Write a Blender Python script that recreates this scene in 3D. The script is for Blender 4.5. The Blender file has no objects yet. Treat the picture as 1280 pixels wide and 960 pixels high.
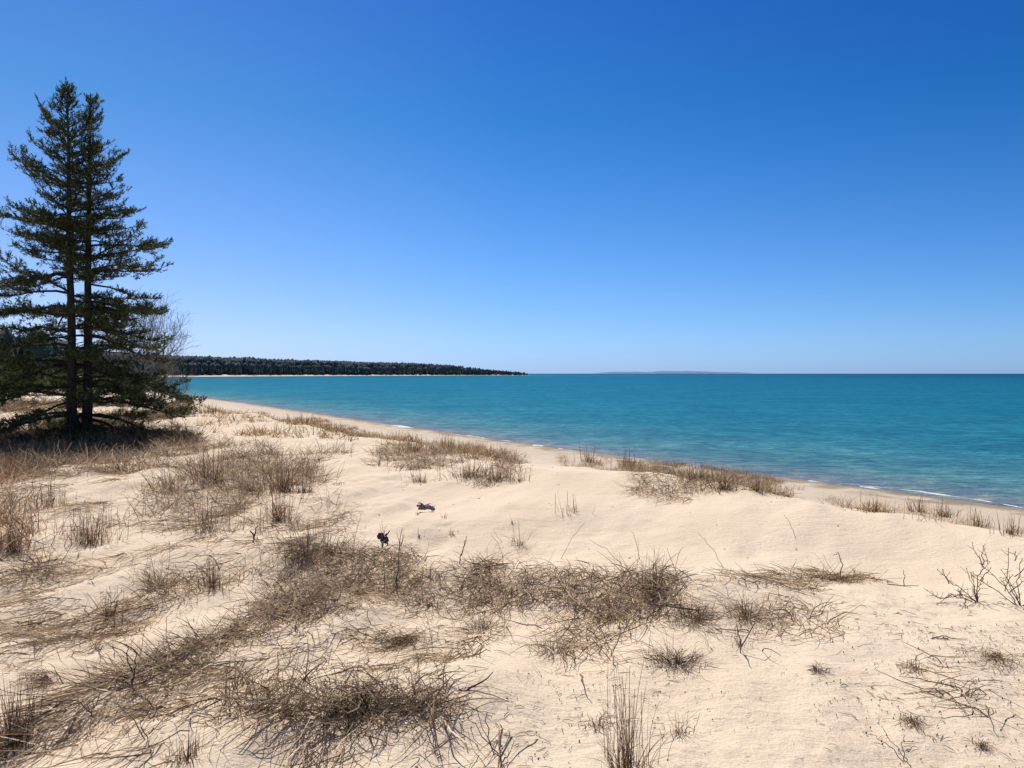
import bpy, math
import numpy as np
from mathutils import Vector

rng = np.random.default_rng(7)
R = math.radians
C = bpy.context.scene.collection
scene = bpy.context.scene

# ------------------------------------------------------------------ camera
F = 967.0                       # focal length in photo pixels (1280 wide)
EYE = 4.5                       # eye height over the lake
PITCH = math.atan(13.0 / F)
cam_d = bpy.data.cameras.new('camera')
cam_d.sensor_width = 36.0
cam_d.lens = 36.0 * F / 1280.0
cam_d.clip_start = 0.05
cam_d.clip_end = 60000
cam = bpy.data.objects.new('camera', cam_d)
C.objects.link(cam)
cam.location = (0, 0, EYE)
cam.rotation_euler = (R(90) - PITCH, 0, 0)
scene.camera = cam

# ------------------------------------------------------------------ numpy helpers
_perm = np.random.default_rng(3).random((256, 256))
def vnoise(x, y, seed=0):
    x = np.asarray(x, float) + seed * 17.3; y = np.asarray(y, float) + seed * 31.7
    xi = np.floor(x).astype(int); yi = np.floor(y).astype(int)
    fx = x - xi; fy = y - yi
    fx = fx * fx * fx * (fx * (fx * 6 - 15) + 10); fy = fy * fy * fy * (fy * (fy * 6 - 15) + 10)
    a = _perm[xi & 255, yi & 255]; b = _perm[(xi + 1) & 255, yi & 255]
    c = _perm[xi & 255, (yi + 1) & 255]; d = _perm[(xi + 1) & 255, (yi + 1) & 255]
    return (a * (1 - fx) + b * fx) * (1 - fy) + (c * (1 - fx) + d * fx) * fy
def fbm(x, y, o=3, seed=0):
    s = 0; a = .5; t = 0
    for k in range(o):
        s = s + a * vnoise(x * 2 ** k, y * 2 ** k, seed + k); t += a; a *= .5
    return s / t
def sstep(a, b, x):
    t = np.clip((np.asarray(x, float) - a) / (b - a), 0, 1)
    return t * t * (3 - 2 * t)

COAST = np.array([(140, -190), (60, -52), (30, 4), (17.4, 26.5), (2.2, 49), (-20, 85), (-42.5, 121), (-66, 157), (-105, 215), (-190, 360),
                  (-320, 620), (-450, 900), (-470, 1120), (-400, 1400), (-280, 1680), (-150, 1870), (-60, 2050), (46, 2190), (56, 2240),
                  (-20, 2330), (-400, 2500), (-2500, 3200), (-9000, 5000)], float)
def coast_s(x, y):
    """signed distance to the shoreline, positive inland"""
    x = np.asarray(x, float); y = np.asarray(y, float)
    best = np.full(x.shape, 1e18); sgn = np.ones(x.shape)
    for i in range(len(COAST) - 1):
        ax, ay = COAST[i]; bx, by = COAST[i + 1]
        dx, dy = bx - ax, by - ay; L2 = dx * dx + dy * dy
        t = np.clip(((x - ax) * dx + (y - ay) * dy) / L2, 0, 1)
        d = (x - ax - t * dx) ** 2 + (y - ay - t * dy) ** 2
        cr = dx * (y - ay) - dy * (x - ax)
        m = d < best
        # at shared vertices keep a consistent sign
        near = np.abs(d - best) < 1e-6
        sgn = np.where(m & ~near, np.where(cr > 0, 1, -1), sgn)
        best = np.where(m, d, best)
    return np.sqrt(best) * sgn

def P0(px, py, z=2.85):
    """point of the level z seen at photo pixel"""
    a = math.atan((py - 480) / F) + PITCH
    # exact ray
    v = np.array([(px - 640) / F, 1.0, -(py - 480) / F])
    c, s = math.cos(PITCH), math.sin(PITCH)
    v = np.array([v[0], v[1] * c + v[2] * s, -v[1] * s + v[2] * c])
    t = (z - EYE) / v[2]
    return v[0] * t, v[1] * t

# bumps: (polyline of photo positions, half width m, height m)
BUMPS = []
def bump(pts, w, h):
    BUMPS.append((np.array([P0(*p) for p in pts]), w, h))
bump([(400, 700), (520, 722), (650, 730), (800, 745), (900, 765)], .55, .20)
bump([(120, 890), (260, 830), (420, 760)], .35, .12)
bump([(300, 900), (430, 880), (560, 870)], .45, .13)
bump([(0, 700), (150, 690), (330, 690)], .8, .10)
bump([(60, 600), (260, 615), (380, 620)], 1.0, .14)
bump([(480, 600), (640, 600)], 1.3, .16)
bump([(820, 606), (980, 625), (1100, 645), (1260, 672)], .8, .13)
bump([(700, 660), (900, 675), (1100, 690)], 1.0, -.22)
bump([(540, 660), (700, 690), (830, 700)], .6, -.12)
bump([(150, 780), (20, 830)], .5, -.06)
def seg_dist(x, y, pts):
    best = np.full(np.shape(x), 1e18)
    for i in range(len(pts) - 1):
        ax, ay = pts[i]; dx, dy = pts[i + 1] - pts[i]
        t = np.clip(((x - ax) * dx + (y - ay) * dy) / (dx * dx + dy * dy), 0, 1)
        best = np.minimum(best, (x - ax - t * dx) ** 2 + (y - ay - t * dy) ** 2)
    return np.sqrt(best)

RX, RY = .36, .93            # run of the wind drifts
def H(x, y, s=None):
    x = np.asarray(x, float); y = np.asarray(y, float)
    if s is None: s = coast_s(x, y)
    r = np.hypot(x, y)
    far = sstep(350, 800, r)
    lip = (fbm(x * .16, y * .16, 2, 5) - .5) * 2.0
    zn = np.interp(s + lip * sstep(8, 16, s) + np.interp(r, [8, 14, 25, 70, 120], [.75, -.2, -.8, -.8, 0]), [-400, -60, -12, 0, 6, 13.0, 16.5, 18.9, 20.6, 23, 60], [-8, -3.2, -1.0, 0, .32, .85, 1.6, 2.55, 2.80, 2.85, 2.85])
    zf = np.interp(s, [-400, -60, 0, 35, 60, 130, 260, 500, 1500], [-12, -4, 0, 3.6, 5, 10, 15, 18, 20])
    tip = sstep(2235, 2080, y) * .65 + .35
    tip = np.where(r > 700, tip, 1)
    zf = np.where(zf > 0, zf * tip, zf)
    z = zn * (1 - far) + zf * far
    near = sstep(120, 40, r)
    a = sstep(14, 20, s)
    u = x * RX + y * RY; v = x * RY - y * RX
    z = z + a * (1 - far) * ((fbm(x * .22 + 4, y * .22, 2, 1) - .5) * .34)
    z = z + a * near * ((fbm(u * .5, v * 1.3, 3, 2) - .5) * .14 + (fbm(x * 2.6, y * 2.6, 3, 9) - .5) * .05 * sstep(.42, .62, fbm(x * .5, y * .5, 2, 11)))
    z = z + sstep(0, 10, s) * (1 - a) * near * (fbm(x * .8, y * .8, 2, 4) - .5) * .06
    z = z + a * near * sstep(1.5, -1.5, x + .12 * y) * (fbm(u * .9, v * 2.6, 3, 31) - .5) * .16
    z = z + a * sstep(9, 5, r) * (fbm(x * 6, y * 6, 3, 41) - .5) * .045 * sstep(.40, .60, fbm(x * .9, y * .9, 2, 42))
    # low rise of dunes inland on the left
    z = z + sstep(30, 60, s) * sstep(36, 85, y) * (1 - far) * (1.75 + (fbm(x * .05, y * .05, 2, 8) - .5) * 1.6)
    if r.size and np.min(r) < 60:
        for pts, w, h in BUMPS:
            d = seg_dist(x, y, pts)
            z = z + h * np.exp(-(d / w) ** 2)
    return z

_T = np.concatenate([np.linspace(1.5, 60, 2400), np.linspace(60.2, 400, 1400)])
def at(px, py):
    """where the sight line through a photo pixel meets the ground"""
    v = np.array([(px - 640) / F, 1.0, -(py - 480) / F])
    c, s = math.cos(PITCH), math.sin(PITCH)
    v = np.array([v[0], v[1] * c + v[2] * s, -v[1] * s + v[2] * c])
    X = v[0] * _T; Y = v[1] * _T; Z = EYE + v[2] * _T
    g = H(X, Y)
    k = np.nonzero(Z < g)[0]
    k = k[0] if len(k) else len(_T) - 1
    return np.array([X[k], Y[k], g[k]])
def w2p(p):
    return 640 + F * p[0] / p[1]

# ------------------------------------------------------------------ mesh helpers
def mesh_obj(name, verts, faces, mat, parent=None, col=None, smooth=False, attrs=None):
    """faces: (n,k) int array or list of such arrays"""
    if not isinstance(faces, list): faces = [faces]
    faces = [np.asarray(f, np.int32) for f in faces if len(f)]
    me = bpy.data.meshes.new(name)
    verts = np.asarray(verts, np.float32)
    me.vertices.add(len(verts)); me.vertices.foreach_set('co', verts.ravel())
    loops = np.concatenate([f.ravel() for f in faces]); sizes = np.concatenate([np.full(len(f), f.shape[1], np.int32) for f in faces])
    me.loops.add(len(loops)); me.loops.foreach_set('vertex_index', loops.astype(np.int32))
    me.polygons.add(len(sizes)); me.polygons.foreach_set('loop_start', np.concatenate([[0], np.cumsum(sizes)[:-1]]).astype(np.int32))
    if smooth: me.polygons.foreach_set('use_smooth', np.ones(len(sizes), bool))
    if col is not None:
        a = me.color_attributes.new('Col', 'FLOAT_COLOR', 'POINT')
        c4 = np.ones((len(verts), 4), np.float32); c4[:, :3] = col
        a.data.foreach_set('color', c4.ravel())
    for k, v in (attrs or {}).items():
        a = me.attributes.new(k, 'FLOAT', 'POINT'); a.data.foreach_set('value', np.asarray(v, np.float32))
    me.update(calc_edges=True); me.validate()
    me.materials.append(mat)
    o = bpy.data.objects.new(name, me); C.objects.link(o)
    if parent is not None: o.parent = parent
    return o
def tag(o, label=None, cat=None, group=None, kind=None):
    if label: o['label'] = label
    if cat: o['category'] = cat
    if group: o['group'] = group
    if kind: o['kind'] = kind
    return o
def empty(name, loc, label, cat, group=None):
    e = bpy.data.objects.new(name, None); C.objects.link(e); e.location = loc
    e.empty_display_size = .2
    return tag(e, label, cat, group)

def nrm(a): return a / np.maximum(np.linalg.norm(a, axis=-1, keepdims=True), 1e-9)

def ribbons(base, az, lean, curl, length, width, K=5, wob=.35, clamp=True, rise=0.0, origin=None):
    """many bent blades: returns verts (N*(K+1)*2,3), faces"""
    N = len(base)
    P = np.zeros((N, K + 1, 3)); P[:, 0] = base
    th = lean.copy(); a = az.copy(); D = []
    for k in range(K):
        d = np.stack([np.sin(th) * np.cos(a), np.sin(th) * np.sin(a), np.cos(th)], -1)
        D.append(d)
        P[:, k + 1] = P[:, k] + d * (length / K)[:, None]
        th = th + curl / K + rng.normal(0, .07, N); a = a + rng.normal(0, wob, N)
    if clamp:
        g = H(P[:, 1:, 0].ravel(), P[:, 1:, 1].ravel()).reshape(N, K) + .004 + rng.random((N, 1)) * .03
        P[:, 1:, 2] = np.maximum(P[:, 1:, 2], g)
    D.append(D[-1]); D = np.stack(D, 1)
    side = nrm(np.cross(D, nrm(rng.normal(0, 1, (N, 1, 3)) + np.array([0, 0, .3]))))
    w = width[:, None] * np.linspace(1, .25, K + 1)[None] ** .8 * .5
    V = np.stack([P - side * w[..., None], P + side * w[..., None]], 2).reshape(-1, 3)
    i = (np.arange(N)[:, None] * (K + 1) + np.arange(K)[None]).ravel() * 2
    Fc = np.stack([i, i + 1, i + 3, i + 2], -1)
    return V, Fc

GRASS_COLS = np.array([(.30, .235, .165), (.19, .145, .105), (.44, .36, .25), (.10, .075, .06), (.60, .51, .37), (.25, .155, .10), (.29, .25, .20)])
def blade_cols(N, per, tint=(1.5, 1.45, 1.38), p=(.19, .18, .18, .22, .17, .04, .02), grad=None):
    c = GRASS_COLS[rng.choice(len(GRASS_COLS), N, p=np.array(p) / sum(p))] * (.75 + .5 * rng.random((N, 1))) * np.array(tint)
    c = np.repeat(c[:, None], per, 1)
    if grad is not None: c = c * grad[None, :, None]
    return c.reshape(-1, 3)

def tubes(polys, radii, sides=4):
    """polys: list of (n,3); radii: list of (n,) -> verts, quads"""
    VV = []; FF = []; off = 0
    for P, r in zip(polys, radii):
        P = np.asarray(P, float); n = len(P)
        T = nrm(np.gradient(P, axis=0))
        ref = np.where(np.abs(T[:, 2:3]) > .9, np.array([[1., 0, 0]]), np.array([[0, 0, 1.]]))
        A = nrm(np.cross(T, ref)); B = np.cross(T, A)
        ang = np.arange(sides) / sides * 2 * math.pi
        ring = A[:, None] * np.cos(ang)[None, :, None] + B[:, None] * np.sin(ang)[None, :, None]
        V = P[:, None] + ring * np.asarray(r)[:, None, None]
        VV.append(V.reshape(-1, 3))
        i = np.arange(n - 1)[:, None] * sides; j = np.arange(sides)[None]; j2 = (j + 1) % sides
        FF.append((off + np.stack([i + j, i + j2, i + sides + j2, i + sides + j], -1)).reshape(-1, 4))
        off += n * sides
    return np.concatenate(VV), np.concatenate(FF)

def lump(center, rad, seed, res=10, amp=.35, freq=2.2):
    """an irregular closed lump"""
    th = np.linspace(0, math.pi, res + 1); ph = np.arange(res * 2) / (res * 2) * 2 * math.pi
    T, Pp = np.meshgrid(th, ph, indexing='ij')
    d = np.stack([np.sin(T) * np.cos(Pp), np.sin(T) * np.sin(Pp), np.cos(T)], -1)
    n = fbm(d[..., 0] * freq + d[..., 2] * 1.7 + 9, d[..., 1] * freq - d[..., 2] * 1.3 + 9, 3, seed)
    V = np.array(center) + d * np.array(rad) * (1 + (n[..., None] - .5) * 2 * amp)
    m = res * 2
    i = np.arange(res)[:, None] * m; j = np.arange(m)[None]; j2 = (j + 1) % m
    Fq = np.stack([i + j, i + m + j, i + m + j2, i + j2], -1).reshape(-1, 4)
    return V.reshape(-1, 3), Fq
def join(parts):
    V = []; Fs = []; off = 0
    for v, f in parts:
        V.append(v); Fs.append(np.asarray(f) + off); off += len(v)
    return np.concatenate(V), Fs

# ------------------------------------------------------------------ materials
def mat(name):
    m = bpy.data.materials.new(name); m.use_nodes = True
    nt = m.node_tree; nt.nodes.clear()
    out = nt.nodes.new('ShaderNodeOutputMaterial'); b = nt.nodes.new('ShaderNodeBsdfPrincipled')
    nt.links.new(b.outputs[0], out.inputs[0])
    return m, nt, b, out
def N(nt, t, **kw):
    n = nt.nodes.new(t)
    for k, v in kw.items(): setattr(n, k, v)
    return n
def ramp(nt, fac, stops, interp='LINEAR'):
    r = N(nt, 'ShaderNodeValToRGB'); r.color_ramp.interpolation = interp
    e = r.color_ramp.elements
    while len(e) < len(stops): e.new(.5)
    for el, (p, c) in zip(e, stops):
        el.position = p; el.color = (*c, 1) if len(c) == 3 else c
    nt.links.new(fac, r.inputs[0]); return r.outputs[0]
def noise(nt, vec, scale, detail=3, rough=.55, dist=0):
    n = N(nt, 'ShaderNodeTexNoise'); n.inputs['Scale'].default_value = scale; n.inputs['Detail'].default_value = detail
    n.inputs['Roughness'].default_value = rough; n.inputs['Distortion'].default_value = dist
    nt.links.new(vec, n.inputs['Vector']); return n.outputs[0]
def mathn(nt, op, a, b=None, clamp=False):
    n = N(nt, 'ShaderNodeMath', operation=op, use_clamp=clamp)
    for i, v in enumerate((a, b)):
        if v is None: continue
        if isinstance(v, (int, float)): n.inputs[i].default_value = v
        else: nt.links.new(v, n.inputs[i])
    return n.outputs[0]
def mix(nt, fac, a, b, blend='MIX'):
    n = N(nt, 'ShaderNodeMix', data_type='RGBA', blend_type=blend)
    for s, v in ((n.inputs[0], fac), (n.inputs[6], a), (n.inputs[7], b)):
        if isinstance(v, (int, float)): s.default_value = v
        elif isinstance(v, tuple): s.default_value = (*v, 1)
        else: nt.links.new(v, s)
    return n.outputs[2]
def mapped(nt, vec, scale=(1, 1, 1), rot=(0, 0, 0)):
    m = N(nt, 'ShaderNodeMapping'); m.inputs['Scale'].default_value = scale; m.inputs['Rotation'].default_value = rot
    nt.links.new(vec, m.inputs[0]); return m.outputs[0]

def make_sand():
    m, nt, b, out = mat('dune sand')
    g = N(nt, 'ShaderNodeNewGeometry').outputs['Position']
    sep = N(nt, 'ShaderNodeSeparateXYZ'); nt.links.new(g, sep.inputs[0])
    big = noise(nt, g, .7, 4); med = noise(nt, g, 5, 5, .6); fine = noise(nt, g, 90, 4, .7); grain = noise(nt, g, 420, 2, .7)
    c = ramp(nt, big, [(.3, (.70, .56, .405)), (.7, (.79, .65, .49))])
    c = mix(nt, ramp(nt, med, [(.4, (0, 0, 0)), (.75, (1, 1, 1))]), c, (.74, .60, .44))
    c = mix(nt, .55, c, ramp(nt, fine, [(.25, (.62, .58, .54)), (.6, (1.08, 1.08, 1.08))]), 'MULTIPLY')
    c = mix(nt, .6, c, ramp(nt, grain, [(.3, (.55, .52, .5)), (.55, (1.08, 1.08, 1.08))]), 'MULTIPLY')
    # organic specks gathered in patches
    sp = noise(nt, g, 60, 2, .8); spm = noise(nt, g, .9, 3)
    spk = mathn(nt, 'MULTIPLY', ramp(nt, sp, [(.66, (0, 0, 0)), (.72, (1, 1, 1))]), ramp(nt, spm, [(.45, (0, 0, 0)), (.62, (1, 1, 1))]))
    c = mix(nt, mathn(nt, 'MULTIPLY', spk, .7), c, (.16, .11, .08))
    # dampness by height over the lake
    z = mathn(nt, 'ADD', sep.outputs[2], mathn(nt, 'MULTIPLY', mathn(nt, 'SUBTRACT', big, .5), .35))
    wet = ramp(nt, z, [(.0, (.36, .34, .32)), (.05, (.50, .49, .48)), (.11, (.76, .76, .78)), (.42, (.86, .88, .92)), (1, (.90, .92, .96))])
    damp = mathn(nt, 'SUBTRACT', 1.0, ramp(nt, mathn(nt, 'DIVIDE', sep.outputs[2], 2.5), [(.4, (0, 0, 0)), (.95, (1, 1, 1))]))
    c = mix(nt, damp, c, mix(nt, 1.0, c, wet, 'MULTIPLY'))
    far = ramp(nt, mathn(nt, 'DIVIDE', sep.outputs[1], 1000.0), [(.3, (0, 0, 0)), (.7, (1, 1, 1))])
    c = mix(nt, far, c, (.66, .50, .40))
    nt.links.new(c, b.inputs['Base Color'])
    b.inputs['Roughness'].default_value = .95; b.inputs['Specular IOR Level'].default_value = .12
    rip = noise(nt, mapped(nt, g, (1.1, 4.2, 1), (0, 0, R(-21))), 3.0, 5, .6, .6)
    h = mathn(nt, 'ADD', mathn(nt, 'MULTIPLY', rip, .016), mathn(nt, 'MULTIPLY', mathn(nt, 'MULTIPLY', med, ramp(nt, noise(nt, g, .6, 2), [(.4, (.15, .15, .15)), (.6, (1, 1, 1))])), .05))
    h = mathn(nt, 'ADD', h, mathn(nt, 'MULTIPLY', noise(nt, g, 24, 4, .65), .012))
    h = mathn(nt, 'ADD', h, mathn(nt, 'MULTIPLY', fine, .004))
    bp = N(nt, 'ShaderNodeBump'); bp.inputs['Strength'].default_value = .8; bp.inputs['Distance'].default_value = 1.0
    nt.links.new(h, bp.inputs['Height']); nt.links.new(bp.outputs[0], b.inputs['Normal'])
    return m

def make_water():
    m, nt, b, out = mat('lake water')
    g = N(nt, 'ShaderNodeNewGeometry').outputs['Position']
    at_ = N(nt, 'ShaderNodeAttribute', attribute_name='off').outputs['Fac']     # metres off shore
    patch = noise(nt, mapped(nt, g, (.5, 1.0, 1)), .035, 3)
    l = mathn(nt, 'LOGARITHM', mathn(nt, 'MAXIMUM', mathn(nt, 'ADD', at_, 1.0), 1.0), 10.0)
    l = mathn(nt, 'ADD', l, mathn(nt, 'MULTIPLY', mathn(nt, 'SUBTRACT', patch, .5), .35))
    c = ramp(nt, mathn(nt, 'DIVIDE', l, 4.0), [
        (0.0, (.24, .22, .18)), (.10, (.17, .22, .19)), (.20, (.095, .21, .19)), (.33, (.026, .162, .188)),
        (.45, (.010, .134, .185)), (.60, (.003, .104, .148)), (.70, (.001, .078, .120)), (.745, (.001, .050, .100)), (.80, (.001, .014, .065))])
    # long soft streaks of lighter and darker colour
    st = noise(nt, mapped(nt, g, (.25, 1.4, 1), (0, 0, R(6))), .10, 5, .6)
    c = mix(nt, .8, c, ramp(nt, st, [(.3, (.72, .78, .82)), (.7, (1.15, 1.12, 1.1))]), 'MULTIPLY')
    # wave faces: light and dark of short crested ripples painted into the colour
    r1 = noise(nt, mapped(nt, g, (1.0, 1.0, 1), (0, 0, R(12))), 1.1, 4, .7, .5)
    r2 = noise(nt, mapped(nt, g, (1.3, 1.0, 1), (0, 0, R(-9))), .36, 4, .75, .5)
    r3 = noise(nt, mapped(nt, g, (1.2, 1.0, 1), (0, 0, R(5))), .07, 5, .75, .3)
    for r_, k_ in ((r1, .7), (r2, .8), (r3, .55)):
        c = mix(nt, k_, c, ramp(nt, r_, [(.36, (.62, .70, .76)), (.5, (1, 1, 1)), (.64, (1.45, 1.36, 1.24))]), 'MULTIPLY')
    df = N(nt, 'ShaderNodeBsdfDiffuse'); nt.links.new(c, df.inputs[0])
    gl = N(nt, 'ShaderNodeBsdfGlossy'); gl.inputs['Roughness'].default_value = .12; gl.inputs[0].default_value = (.35, .85, 1, 1)
    w1 = noise(nt, mapped(nt, g, (.55, 1.5, 1), (0, 0, R(12))), .9, 5, .6, .8)
    w2 = noise(nt, mapped(nt, g, (.8, 1.6, 1), (0, 0, R(-8))), 3.4, 4, .6, .5)
    w3 = noise(nt, mapped(nt, g, (.5, 1.3, 1), (0, 0, R(20))), .22, 3, .5)
    h = mathn(nt, 'ADD', mathn(nt, 'MULTIPLY', w1, .55), mathn(nt, 'ADD', mathn(nt, 'MULTIPLY', w2, .10), mathn(nt, 'MULTIPLY', w3, .5)))
    bp = N(nt, 'ShaderNodeBump'); bp.inputs['Strength'].default_value = 1.0; bp.inputs['Distance'].default_value = 1.0
    nt.links.new(h, bp.inputs['Height'])
    nt.links.new(bp.outputs[0], df.inputs['Normal'])
    b2 = N(nt, 'ShaderNodeBump'); b2.inputs['Strength'].default_value = .22; b2.inputs['Distance'].default_value = 1.0
    nt.links.new(h, b2.inputs['Height']); nt.links.new(b2.outputs[0], gl.inputs['Normal'])
    fr = N(nt, 'ShaderNodeFresnel'); fr.inputs[0].default_value = 1.33; nt.links.new(b2.outputs[0], fr.inputs['Normal'])
    mx = N(nt, 'ShaderNodeMixShader'); nt.links.new(mathn(nt, 'MULTIPLY', fr.outputs[0], .24, clamp=True), mx.inputs[0])
    nt.links.new(df.outputs[0], mx.inputs[1]); nt.links.new(gl.outputs[0], mx.inputs[2]); nt.links.new(mx.outputs[0], out.inputs[0])
    nt.nodes.remove(b)
    return m

def attr_mat(name, rough=.8, trans=.0, spec=.2, var=.0):
    m, nt, b, out = mat(name)
    a = N(nt, 'ShaderNodeAttribute', attribute_name='Col').outputs['Color']
    if var:
        g = N(nt, 'ShaderNodeNewGeometry').outputs['Position']
        a = mix(nt, var, a, ramp(nt, noise(nt, g, 8, 3), [(.3, (.5, .5, .5)), (.7, (1.4, 1.4, 1.4))]), 'MULTIPLY')
    nt.links.new(a, b.inputs['Base Color']); b.inputs['Roughness'].default_value = rough; b.inputs['Specular IOR Level'].default_value = spec
    if trans:
        t = N(nt, 'ShaderNodeBsdfTranslucent'); nt.links.new(a, t.inputs[0])
        mx = N(nt, 'ShaderNodeMixShader'); mx.inputs[0].default_value = trans
        nt.links.new(b.outputs[0], mx.inputs[1]); nt.links.new(t.outputs[0], mx.inputs[2]); nt.links.new(mx.outputs[0], out.inputs[0])
    return m
def bark_mat(name, c1, c2, scale=14, rough=.9):
    m, nt, b, out = mat(name)
    g = N(nt, 'ShaderNodeNewGeometry').outputs['Position']
    n = noise(nt, mapped(nt, g, (1, 1, .35)), scale, 5, .65)
    nt.links.new(ramp(nt, n, [(.35, c1), (.68, c2)]), b.inputs['Base Color']); b.inputs['Roughness'].default_value = rough
    b.inputs['Specular IOR Level'].default_value = .15
    bp = N(nt, 'ShaderNodeBump'); bp.inputs['Strength'].default_value = .7; bp.inputs['Distance'].default_value = .02
    nt.links.new(n, bp.inputs['Height']); nt.links.new(bp.outputs[0], b.inputs['Normal'])
    return m

M_sand = make_sand(); M_water = make_water()
M_grass = attr_mat('dry grass', .6, .25, .12)
M_needle = attr_mat('spruce needles', .6, .22, .3)
M_forest = attr_mat('far forest', .9, 0, .1)
M_bark = bark_mat('spruce bark', (.022, .018, .015), (.075, .062, .052))
M_grey = bark_mat('grey bark', (.11, .098, .09), (.25, .225, .205), 20)
M_twig = bark_mat('dead twig', (.045, .032, .030), (.15, .11, .095), 60)
M_char = bark_mat('blackened wood', (.025, .026, .026), (.15, .14, .135), 60)
M_drift = bark_mat('purplish driftwood', (.06, .045, .05), (.46, .39, .40), 90)
M_foam, nt, b, o_ = mat('foam')
g = N(nt, 'ShaderNodeNewGeometry').outputs['Position']
nt.links.new(ramp(nt, noise(nt, g, 5, 4, .7), [(.35, (.30, .36, .37)), (.65, (.80, .81, .80))]), b.inputs['Base Color']); b.inputs['Roughness'].default_value = .7

# ------------------------------------------------------------------ ground sheet
def fan(angles, radii):
    A, Rr = np.meshgrid(angles, radii, indexing='ij')
    return Rr * np.sin(A), Rr * np.cos(A)
def grid_faces(na, nr, wrap=True):
    i = np.arange(na if wrap else na - 1)[:, None]; j = np.arange(nr - 1)[None]; i2 = (i + 1) % na
    return np.stack([i * nr + j, i * nr + j + 1, i2 * nr + j + 1, i2 * nr + j], -1).reshape(-1, 4)
front = np.radians(np.arange(-42, 42, .14)); back = np.radians(np.arange(42, 318, 2.0))
ang = np.concatenate([front, back])
rad = np.concatenate([[.05], np.geomspace(.5, 2.5, 24)[:-1], np.linspace(2.5, 12, 260)[:-1], np.geomspace(12, 45, 150)[:-1], np.geomspace(45, 3200, 260), [5000, 12000, 40000]])
X, Y = fan(ang, rad)
xs, ys = X.ravel(), Y.ravel()
S = coast_s(xs, ys)
Z = H(xs, ys, S)
gr = mesh_obj('sand_ground', np.stack([xs, ys, Z], -1), grid_faces(len(ang), len(rad)), M_sand, smooth=True)
tag(gr, 'pale wind-blown dune sand and beach running to the lake', kind='structure')

# water
rad_w = np.concatenate([[.5], np.geomspace(6, 3000, 260), np.geomspace(3200, 45000, 24)])
ang_w = np.concatenate([np.radians(np.arange(-45, 45, .4)), np.radians(np.arange(45, 315, 3.0))])
X, Y = fan(ang_w, rad_w); xs, ys = X.ravel(), Y.ravel()
off = np.maximum(-coast_s(xs, ys), 0)
# a low swell that steepens close to the beach
sw = .035 * np.exp(-((off - 3.2) / 1.0) ** 2) * (fbm(xs * .12, ys * .12, 2, 20) > .45)
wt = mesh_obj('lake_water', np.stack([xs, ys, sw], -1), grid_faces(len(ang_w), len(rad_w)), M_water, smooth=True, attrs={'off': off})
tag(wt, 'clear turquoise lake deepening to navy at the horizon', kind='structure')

# foam along the edge: small breaking ripples
def foam_run(p0, p1, w, h, seed):
    """p0, p1: photo positions on the waterline"""
    a = np.array(P0(*p0, z=0)); b = np.array(P0(*p1, z=0)); L = np.linalg.norm(b - a); n = max(8, int(L / .15))
    t = np.linspace(0, 1, n); P = a + (b - a) * t[:, None]
    d = (b - a) / L; nv = np.array([d[1], -d[0]])
    P = P + nv * ((fbm(t * L * .5, t * 0 + seed, 3, seed) - .5) * .9)[:, None]
    env = np.sin(np.pi * t) ** .4 * np.clip((fbm(t * L * .9, t * 0 + seed * 3, 3, seed) - .36) * 3.2, 0, 1)
    prof = [(-.5, -.02), (-.3, .55), (0, 1), (.2, .7), (.5, -.02)]
    V = np.stack([np.concatenate([P + nv * (w * o * env)[:, None], (h * k * env - .004)[:, None]], -1) for o, k in prof], 1).reshape(-1, 3)
    m = len(prof); i = np.arange(n - 1)[:, None] * m; j = np.arange(m - 1)[None]
    return V, np.stack([i + j, i + j + 1, i + m + j + 1, i + m + j], -1).reshape(-1, 4)
runs = [foam_run((472, 530), (516, 535.5), 1.6, .10, 1), foam_run((668, 556), (716, 563.5), 1.2, .09, 2), foam_run((560, 542), (600, 547), .8, .05, 8),
        foam_run((900, 586.5), (952, 595), .28, .04, 3), foam_run((1010, 600.5), (1036, 604.5), .3, .04, 4),
        foam_run((1070, 608), (1110, 614), .25, .03, 6), foam_run((1120, 610), (1285, 634), .32, .03, 5), foam_run((960, 596), (1130, 613), .16, .02, 11), foam_run((716, 563.5), (900, 586.5), .22, .02, 12), foam_run((516, 536), (668, 556), .4, .02, 13), foam_run((380, 518), (420, 522), 1.6, .05, 9)]
V, Fs = join(runs)
tag(mesh_obj('shore_foam', V, Fs, M_foam, smooth=True), 'thin white foam lines of tiny waves breaking along the beach', kind='stuff')

# ------------------------------------------------------------------ far islands on the horizon
def far_hill(name, x0, x1, y_, hpx, dist, seed, label, colr):
    t = np.linspace(0, 1, 90)
    xc = (x0 + (x1 - x0) * t - 640) / F * dist
    h = hpx / F * dist * (np.clip(np.sin(np.pi * t) ** .35, 0, 1) * (.55 + .75 * fbm(t * 9, t * 0 + seed, 3, seed)))
    prof = [(-400, 0), (-250, .8), (0, 1.0), (500, .7), (900, -.1)]
    V = np.stack([np.stack([xc, np.full_like(xc, dist) + o, h * k - 2], -1) for o, k in prof], 1).reshape(-1, 3)
    m = 5; i = np.arange(89)[:, None] * m; j = np.arange(4)[None]
    mm, nt, b, o_ = mat(name); g = N(nt, 'ShaderNodeNewGeometry').outputs['Position']
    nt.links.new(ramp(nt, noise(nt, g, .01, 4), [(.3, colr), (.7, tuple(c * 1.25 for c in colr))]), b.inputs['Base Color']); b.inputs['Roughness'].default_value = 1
    o = mesh_obj(name, V, np.stack([i + j, i + j + 1, i + m + j + 1, i + m + j], -1).reshape(-1, 4), mm, smooth=True)
    tag(o, label, kind='structure')
far_hill('island_hills', 742, 940, 467, 3.4, 14000, 3, 'low hazy blue island far out on the horizon', (.10, .17, .30))  # bluish haze of the distance is put into the hill colour

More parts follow.
